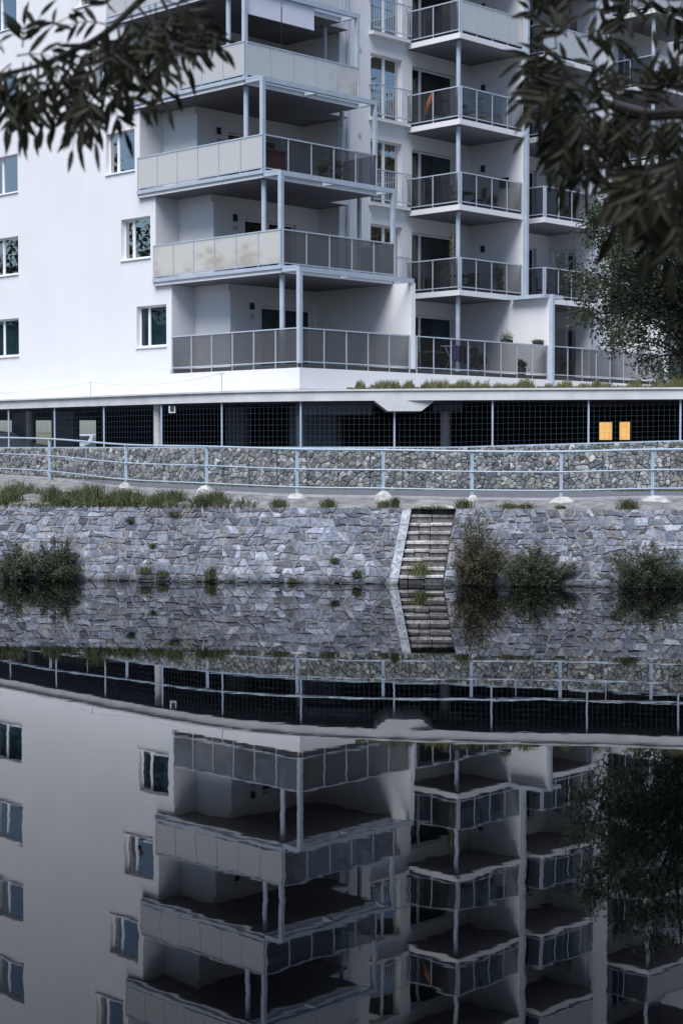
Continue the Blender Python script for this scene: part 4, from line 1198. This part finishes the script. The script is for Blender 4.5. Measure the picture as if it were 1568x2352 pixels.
LEFT = [(20,120,120),(48,110,95),(75,105,70),(95,108,35),(60,130,30),(10,150,180),(25,170,230),(60,165,250),(90,175,270),(20,205,250),(55,215,265),(85,225,275),(60,255,265),(90,265,265),(25,245,262),(0,270,262),
        (128,165,240),(150,175,262),(172,170,285),(150,215,262),(178,225,280),(165,250,275),(205,205,285),(215,235,270),(222,262,265),(205,275,262),(240,205,310),(255,180,5),(262,160,-5),(250,205,-30),(238,150,40),(225,120,215),(205,150,250),(190,120,200),(135,140,300),
        (255,90,190),(262,60,160),(280,35,130),(275,85,260),(300,70,285),(310,95,262),(330,70,300),(345,95,275),(365,120,262),(370,150,265),(352,165,250),(385,140,285),(395,105,285),(415,85,310),(432,95,335),(440,75,345),(450,50,340),(405,50,320),(380,55,290),(340,40,280),(310,20,130),(345,5,120),(390,5,60),(430,15,10),(455,0,330),(470,30,320),(365,20,300),(400,20,290),(420,55,290),(360,75,240),(330,110,240),(400,70,240),(300,120,230),(60,190,240),(110,200,255),(110,230,262),(215,180,240),(280,110,300),(320,50,330),(440,30,300),(375,90,270)]
for (a, b, an) in LEFT:
    if a > 250: a -= .22*(a-250)
    if b > 140: b = 140+(b-140)*.68
    for q in range(2 if rng.random() < .4 else 1):
        spray(fol_l, a+rng.uniform(-16, 16), b+rng.uniform(-14, 14), dl+rng.uniform(-.22, .22), an+rng.uniform(-18, 18), L=rng.uniform(.07, .13), nl=rng.choice([2, 3, 3, 4]), ll=rng.uniform(.062, .098), lw=.0175, droop=.3)
dr = 5.2
for ps, r0, r1 in (([(1900, 330), (1700, 300), (1568, 268), (1470, 272), (1400, 250), (1330, 215), (1270, 140), (1215, 110)], .026, .005), ([(1470, 272), (1390, 340), (1330, 360), (1270, 330)], .011, .004),
                   ([(1400, 250), (1300, 270), (1240, 255)], .008, .003), ([(1330, 215), (1260, 200), (1210, 175)], .007, .003), ([(1700, 300), (1640, 380), (1560, 400)], .01, .004), ([(1568, 268), (1480, 215), (1420, 190)], .008, .003), ([(1390, 340), (1350, 390), (1325, 410)], .006, .003), ([(1760,-30),(1640,-20),(1540,10),(1470,-10)], .012, .004)):
    twig(ps, dr, r0, r1)
RIGHT = [(1215,85,130),(1225,70,100),(1240,110,180),(1230,130,200),(1262,110,70),(1290,110,75),(1300,100,15),(1330,85,-15),(1250,80,150),(1240,160,190),(1222,165,215),(1260,180,240),(1235,200,200),
         (1245,225,185),(1240,245,215),(1260,255,235),(1245,280,225),(1265,290,245),(1275,320,258),(1262,320,240),(1292,310,268),(1300,275,258),(1290,240,240),(1285,210,205),(1320,235,265),(1340,285,278),(1330,320,268),(1340,360,278),(1312,365,262),(1310,385,255),(1345,390,280),(1335,405,268),(1360,350,295),(1372,310,290),(1382,275,280),(1360,245,200),(1392,235,150),(1420,240,95),(1400,270,262),(1420,290,272),(1432,260,250),(1460,250,90),(1450,285,268),(1480,270,260),(1490,300,278),(1510,250,100),(1520,280,270),(1540,250,85),(1550,290,278),(1440,225,120),(1480,225,100),(1520,225,85),(1560,235,90),(1568,260,270),(1500,315,278),(1540,310,270),(1460,315,270),(1305,185,200),(1325,185,130),(1345,175,100),(1290,160,170),(1560,205,60),(1340,205,30),(1410,310,280),(1392,325,270),(1300,345,252),(1282,315,242),(1310,310,255),(1330,270,245),(1350,265,265),
         (1240,210,195),(1255,270,240),(1230,255,215),(1275,280,255),(1360,395,282),(1345,420,275),(1322,400,265),(1300,390,245)]
for (a, b, an) in RIGHT:
    if a < 1320: a = a+40*(1320-a)/105
    if b > 210: b = 210+(b-210)*.72
    for q in range(2 if 190 < b < 330 and a > 1300 and rng.random() < .55 else 1):
        spray(fol_r, a+rng.uniform(-20, 20), b+rng.uniform(-18, 18), dr+rng.uniform(-.35, .35), an+rng.uniform(-24, 24), L=rng.uniform(.07, .13), nl=rng.choice([2, 3, 3, 4]), ll=rng.uniform(.062, .095), lw=.0185, droop=.3)
LOWR = [(1560,400,250),(1530,420,260),(1510,430,240),(1490,445,205),(1525,470,260),(1550,480,270),(1505,490,250),(1482,470,220),(1568,440,260),(1540,510,270),(1512,510,255),(1590,480,270),(1600,520,270),(1500,420,200),(1580,380,240)]
for (a, b, an) in LOWR:
    b -= 35
    for q in range(2): spray(fol_r, a+rng.uniform(-16, 16), b+rng.uniform(-16, 16), 4.3+rng.uniform(-.2, .2), an+rng.uniform(-18, 18), L=.10, nl=3, ll=.09, lw=.025)
TOPR = [(1420,0,250),(1450,10,200),(1480,-10,280),(1520,0,290),(1560,0,260),(1390,-20,240),(1510,30,330),(1550,40,300),(1600,60,250),(1440,-30,270)]
for (a, b, an) in TOPR: spray(fol_r, a, b, dr+.4, an, L=.10, nl=3, ll=.075, lw=.022)
# limbs joining the sprays to the trunk
limb(tr, [Vector((4.0, 1.2, 6.4)), Vector((2.6, 3.0, 7.0)), Vector((.8, 4.6, 6.4)), W(470, -110, dl)], .06, .013, 8)
limb(tr, [Vector((4.4, .9, 4.9)), Vector((3.2, 3.3, 5.3)), W(1900, 330, dr)], .06, .026, 8)
limb(tr, [Vector((4.0, 1.2, 6.4)), Vector((2.4, 3.8, 6.5)), W(1760, -30, dr)], .05, .012, 8)
tr_o = tr.build('trunk', M['bark'], ash); tr_o.location = -AO
fol_l.build('leaf_spray', M['ash_leaf'], ash); fol_r.build('leaf_spray', M['ash_leaf'], ash)

# ------------------------------------------------------------------ things on the balconies
def place(o, v, u, z, rot=0.0):
    o.location = B(v, u, z); o.rotation_euler = (0, 0, RZ+rot); return o
def potted(v, u, z, label, h=.45, r=.22, seed=0, pot='pot', conifer=False, tone=(1.0, 1.05, 1.0)):
    t = empty('potted_plant'); tag(t, label, 'plant', 'potted plants on the balconies'); place(t, v, u, z)
    m_ = MB(); m_.lathe(0, 0, [(.10, 0), (.14, .02), (.17, .26), (.185, .28), (.15, .27)], 14); m_.build('pot', M[pot], t)
    r_ = np.random.default_rng(500+seed)
    if conifer:
        zz = r_.random(700); rr = (1-zz)*r; a = r_.uniform(0, 6.28, 700); pts = np.stack([rr*np.cos(a), rr*np.sin(a), .28+zz*h], axis=1)
        v_, f_, c_ = leaf_faces(pts, r_, .07, .25, up=.9, tone=tone)
    else:
        pts, cc = clump_points(r_, 700, (0, 0, .3+h*.5), (r*.8, r*.8, h*.5), 16, .3); v_, f_, c_ = leaf_faces(pts, r_, .09, .4, up=.3, tone=tone)
    m_ = MB(); m_.arrays(v_, f_, c_); m_.path([(0, 0, .2), (0.01, 0, .28+h*.6)], .012, .006, 5); m_.build('foliage', M['leaf'], t)
    return t
def make_chair(mat, label):
    t = empty('chair'); tag(t, label, 'chair', 'balcony chairs')
    m_ = MB(); m_.cbox(-.22, .22, -.22, .22, .42, .46, .012); m_.build('seat', M[mat], t)
    m_ = MB(); m_.cbox(-.21, .21, .19, .225, .50, .92, .01); m_.build('backrest', M[mat], t)
    for sx in (-1, 1):
        m_ = MB(); m_.tube((sx*.2, -.2, 0), (sx*.19, -.19, .42), .016, .018, 8); m_.build('leg', M['dark'], t)
        m_ = MB(); m_.path([(sx*.21, .24, 0), (sx*.2, .2, .45), (sx*.2, .23, .9)], .016, .014, 8); m_.build('leg', M['dark'], t)
    return t
ch0 = make_chair('dark', 'dark chair on the second floor right balcony beside a table')
place(ch0, 11.3, 3.0, zf(2), 1.0)
for v, u, k, rot, lab in ((12.2, 2.6, 2, -2.0, 'dark chair by the glass on the second floor right balcony'), (12.7, 3.4, 1, -1.2, 'dark chair at the table on the first floor right balcony'), (16.2, 2.6, 1, .6, 'dark chair on the first floor balcony beside the tree'), (11.9, 3.2, 3, 2.2, 'dark chair behind yellow planters on the third floor'), (7.0, 1.4, 0, .8, 'dark chair near the left end of the ground floor terrace')):
    c = copy_tree(ch0); place(c, v, u, zf(k), rot); c['label'] = lab
def make_table(label, mat='wood'):
    t = empty('table'); tag(t, label, 'table', 'balcony tables')
    m_ = MB(); m_.cbox(-.45, .45, -.35, .35, .70, .735, .012); m_.build('tabletop', M[mat], t)
    for sx in (-1, 1):
        for sy in (-1, 1):
            m_ = MB(); m_.tube((sx*.38, sy*.28, 0), (sx*.38, sy*.28, .70), .022, .022, 8); m_.build('leg', M['dark'], t)
    return t
t0 = make_table('brown table on the second floor right balcony'); place(t0, 11.8, 3.1, zf(2))
for v, u, k, lab in ((11.9, 3.2, 1, 'brown table on the first floor right balcony beside a plant pole'), (8.2, 1.5, 0, 'small table on the ground floor terrace')):
    c = copy_tree(t0); place(c, v, u, zf(k)); c['label'] = lab
potted(3.3, D*2+.5, zf(2), 'round green plant in a pot on the second floor corner balcony', .5, .25, 1)
potted(4.0, D*2+.55, zf(2), 'dark bushy plant in a pot beside the round one on the second floor corner balcony', .9, .32, 2)
potted(1.3, D*2+1.9, zf(2), 'small plant by the maroon chest on the second floor', .35, .18, 3)
potted(3.0, D*3+.45, zf(3), 'bushy plant behind pale glass on the third floor corner balcony', .5, .24, 4)
potted(3.7, D*3+.5, zf(3), 'taller plant behind pale glass on the third floor corner balcony', .6, .26, 5)
potted(1.7, D*3+1.2, zf(3), 'slim conifer above the railing on the third floor corner balcony', 1.1, .2, 6, conifer=True)
potted(13.3, 2.5, zf(1), 'leafy plant by the wall on the first floor right balcony', .9, .3, 7)
potted(12.8, 2.4, zf(2), 'small dark plant in the right corner of the second floor right balcony', .35, .2, 8)
potted(9.9, .6, zf(0)-.02, 'plant in a pot on the ground floor terrace', .4, .2, 9)
potted(12.2, .5, zf(0)-.02, 'small plant in a pot at the right end of the ground floor terrace', .3, .18, 10)
potted(10.6, 3.0, zf(1), 'bushy plant under the bamboo pole on the first floor right balcony', .5, .25, 11)
potted(17.2, 2.2, zf(2), 'plant on the second floor balcony behind the leaves', .4, .2, 12)
potted(15.2, .8, zf(0)-.02, 'dark plant on the ground floor terrace beside the tree', .6, .3, 13)
def planter(v, u, z, label, mat, wd=.55, seed=0, hh=.35, bh=.32):
    t = empty('planter_box'); tag(t, label, 'planter', 'planter boxes'); place(t, v, u, z)
    m_ = MB(); m_.cbox(-wd/2, wd/2, -.14 if bh > .3 else -.09, .14 if bh > .3 else .09, 0, bh, .015); m_.build('box', M[mat], t)
    r_ = np.random.default_rng(700+seed); pts = np.stack([r_.uniform(-wd/2, wd/2, 350), r_.normal(size=350)*.08, bh-.02+np.abs(r_.normal(size=350))*hh*.5], axis=1)
    v_, f_, c_ = leaf_faces(pts, r_, .07, .35, up=.6, tone=(1.1, 1.1, 1.0)); m_ = MB(); m_.arrays(v_, f_, c_); m_.build('foliage', M['leaf'], t)
planter(11.5, 2.05, zf(3)+.02, 'yellow planter with a small conifer, left of two behind the third floor glass', 'yellow', .7, 1, .5)
planter(12.5, 2.05, zf(3)+.02, 'yellow planter with low greenery, right of two behind the third floor glass', 'yellow', .6, 2, .4)
planter(10.8, .12, zf(0)+1.14, 'dark flower box on the terrace railing, left one with pale flowers', 'dark', .55, 3, .26, .12)
planter(12.7, .12, zf(0)+1.14, 'dark flower box on the terrace railing near the downpipe', 'dark', .5, 4, .06, .12)
# maroon chest
t = empty('storage_chest'); tag(t, 'maroon storage chest behind the glass of the second floor corner balcony', 'chest'); place(t, 1.0, D*2+1.0, zf(2))
m_ = MB(); m_.cbox(-.75, .75, -.3, .3, .03, .88, .02); m_.build('body', M['maroon'], t)
m_ = MB(); m_.cbox(-.78, .78, -.33, .33, .882, .94, .015); m_.build('lid', M['maroon'], t)
# folded orange parasol
t = empty('parasol'); tag(t, 'folded orange parasol leaning at the left end of the third floor right balcony', 'parasol'); place(t, 10.45, 4.0, zf(3))
m_ = MB(); m_.tube((0, 0, 0), (.25, -.35, 1.4), .018, .016, 8); m_.build('pole', M['dark'], t)
m_ = MB(); m_.tube((.08, -.11, .45), (.16, -.22, .9), .03, .10, 10); m_.tube((.16, -.22, .9), (.25, -.35, 1.36), .10, .03, 10); m_.build('cover', M['orange'], t)
# tubs
for v, u, k, mat, lab in ((10.5, 3.2, 3, 'steel', 'grey tub below the orange parasol'), (10.6, 2.6, 3, 'pale', 'white bowl beside the grey tub on the third floor')):
    m_ = MB(); m_.lathe(0, 0, [(.16, 0), (.2, .02), (.26, .24), (.27, .26), (.23, .25)], 16); o = m_.build('tub', M[mat]); place(o, v, u, zf(k)); tag(o, lab, 'tub')
# bamboo pole plant
t = empty('climbing_plant'); tag(t, 'tall bamboo pole with climbing leaves on the first floor right balcony', 'plant'); place(t, 10.75, 2.7, zf(1))
m_ = MB(); m_.tube((0, 0, 0), (.02, 0, 2.55), .022, .018, 8); m_.build('pole', simple('bamboo', (.45, .33, .16), .6, .15, 9), t)
r_ = np.random.default_rng(31); pts = np.stack([r_.normal(size=260)*.09, r_.normal(size=260)*.09, r_.uniform(1.0, 2.2, 260)], axis=1); v_, f_, c_ = leaf_faces(pts, r_, .08, .45, droop=.4); m_ = MB(); m_.arrays(v_, f_, c_); m_.build('foliage', M['leaf'], t)
# drying rack with clothes
t = empty('drying_rack'); tag(t, 'clothes drying rack on the ground floor terrace behind the glass', 'drying rack'); place(t, 9.0, .8, zf(0)-.02)
m_ = MB()
for y_ in (-.25, -.08, .08, .25): m_.tube((-.8, y_, .95), (.8, y_, .95), .008, .008, 6)
for x_ in (-.8, .8): m_.tube((x_, -.28, .95), (x_, .28, .95), .012, .012, 6)
m_.build('frame', M['steel'], t)
for x_ in (-.6, .6):
    m_ = MB(); m_.tube((x_, -.3, 0), (x_, .25, .95), .012, .012, 6); m_.build('leg', M['steel'], t); m_ = MB(); m_.tube((x_, .3, 0), (x_, -.25, .95), .012, .012, 6); m_.build('leg', M['steel'], t)
for i, (x_, wd, ln, mat, lab) in enumerate(((-.6, .3, .55, 'cloth_violet', 'violet shirt hanging on the drying rack'), (-.15, .5, .6, 'cloth_dark', 'black jacket hanging in the middle of the drying rack'), (.45, .35, .75, 'cloth_dark', 'dark trousers hanging at the right end of the drying rack'))):
    m_ = MB(); nn = 8
    for q in range(nn):
        a, b = -wd/2+wd*q/nn, -wd/2+wd*(q+1)/nn
        y0, y1 = -.27+.03*math.sin(q*1.4), -.27+.03*math.sin((q+1)*1.4)
        l0 = ln*(1+.08*math.sin(q*2.1)); l1 = ln*(1+.08*math.sin((q+1)*2.1))
        if mat == 'cloth_dark' and i == 2 and q in (3, 4): l0 = l1 = ln*.35
        m_.mesh([(a, y0, .97), (b, y1, .97), (b, y1+.01, .97-l1), (a, y0+.01, .97-l0), (a, y0+.03, .97), (b, y1+.03, .97), (b, y1+.04, .97-l1), (a, y0+.04, .97-l0)], [(0,1,2,3),(7,6,5,4),(0,4,5,1),(3,2,6,7)])
    o = m_.build('garment', M[mat]); place(o, 9.0, .8, zf(0)-.02); o.location = B(9.0+x_, .8, zf(0)-.02); tag(o, lab, 'clothing')
# roller blinds at the top corner balcony
for v0, v1, lab in ((.18, 1.72, 'white outdoor roller blind half lowered, next to the corner post'), (1.78, 3.3, 'white outdoor roller blind half lowered, right of the other blind')):
    t = empty('roller_blind'); tag(t, lab, 'blind', 'roller blinds on the third floor'); place(t, v0, D*3-.0, zf(4)-.30)
    m_ = MB(); m_.box(0, v1-v0, .06, .068, -.72, .02); m_.build('fabric', M['blind'], t)
    m_ = MB(); m_.tube((0, .064, .03), (v1-v0, .064, .03), .03, .03, 10); m_.build('roller', M['steel'], t)
    m_ = MB(); m_.box(0, v1-v0, .052, .076, -.745, -.72); m_.build('bottom_bar', M['steel'], t)
    for v_ in (v1-v0,):
        m_ = MB(); m_.tube((v_, .064, -.74), (v_, .064, -2.4), .005, .005, 5); m_.build('guide_cable', M['dark'], t)
# picture on partition
t = MB(); t.box(13.86, 13.895, 2.5, 2.95, zf(2)+1.1, zf(2)+1.5); o = t.build('picture', M['dark'], ab)

# ------------------------------------------------------------------ parked cars in the garage
def make_car(label):
    t = empty('parked_car'); tag(t, label, 'car', 'white cars parked in the garage')
    prof = [(-2.1,.35),(-2.12,.6),(-2.0,.82),(-1.2,.95),(-.55,1.36),(.3,1.46),(1.2,1.38),(1.85,.98),(2.08,.9),(2.12,.4),(2.0,.28),(-2.0,.28)]
    m_ = MB(); secs = []
    for y, k, kk in ((-.86, .94, .0), (-.80, 1, .02), (.80, 1, .02), (.86, .94, 0)):
        secs.append([(x*k, y*(.80 if z > 1.0 else 1), z if z < 1.0 else z) for x, z in prof])
    n = len(prof); v = [p for s_ in secs for p in s_]; f = [tuple(range(n)), tuple(reversed(range(3*n, 4*n)))]
    for s_ in range(3):
        for i in range(n): f.append((s_*n+i, s_*n+(i+1) % n, (s_+1)*n+(i+1) % n, (s_+1)*n+i))
    m_.mesh(v, f); m_.build('body', M['car'], t)
    m_ = MB()
    m_.face([(-1.17,-.62,.99),(-1.17,.62,.99),(-.60,.56,1.33),(-.60,-.56,1.33)]); m_.face([(1.78,-.6,1.03),(1.25,-.56,1.34),(1.25,.56,1.34),(1.78,.6,1.03)])
    m_.v = [(x+(-.015 if x < 0 else .015), y, z+.015) for x, y, z in m_.v]
    for y in (-.70, .70): m_.face([(-1.0,y*1.0,1.02),(1.5,y,1.02),(1.1,y*1.0,1.33),(-.5,y*1.0,1.33)])
    m_.build('window', M['gasket'], t)
    for x in (-1.32, 1.32):
        for y in (-.80, .80):
            w_ = MB(); w_.tube((x, y-.1, .32), (x, y+.1, .32), .32, .32, 20); wo = w_.build('wheel', M['tyre'], t)
            w_ = MB(); w_.tube((x, y-.105, .32), (x, y+.105, .32), .19, .19, 14); w_.build('rim', M['steel'], wo)
    for y in (-.6, .6):
        m_ = MB(); m_.cbox(-2.13, -1.98, y-.17, y+.17, .66, .78, .02); m_.build('headlight', M['pale'], t)
    return t
car = make_car('white car parked in the garage at the left edge of the picture, bonnet showing'); car.location = (-14.35, 69.3, 2.95); car.rotation_euler = (0, 0, R(200))
c2 = copy_tree(car); c2.location = (-14.75, 95.5, 3.02); c2.rotation_euler = (0, 0, R(75)); c2['label'] = 'white car glimpsed through a gap between the grey garage walls'
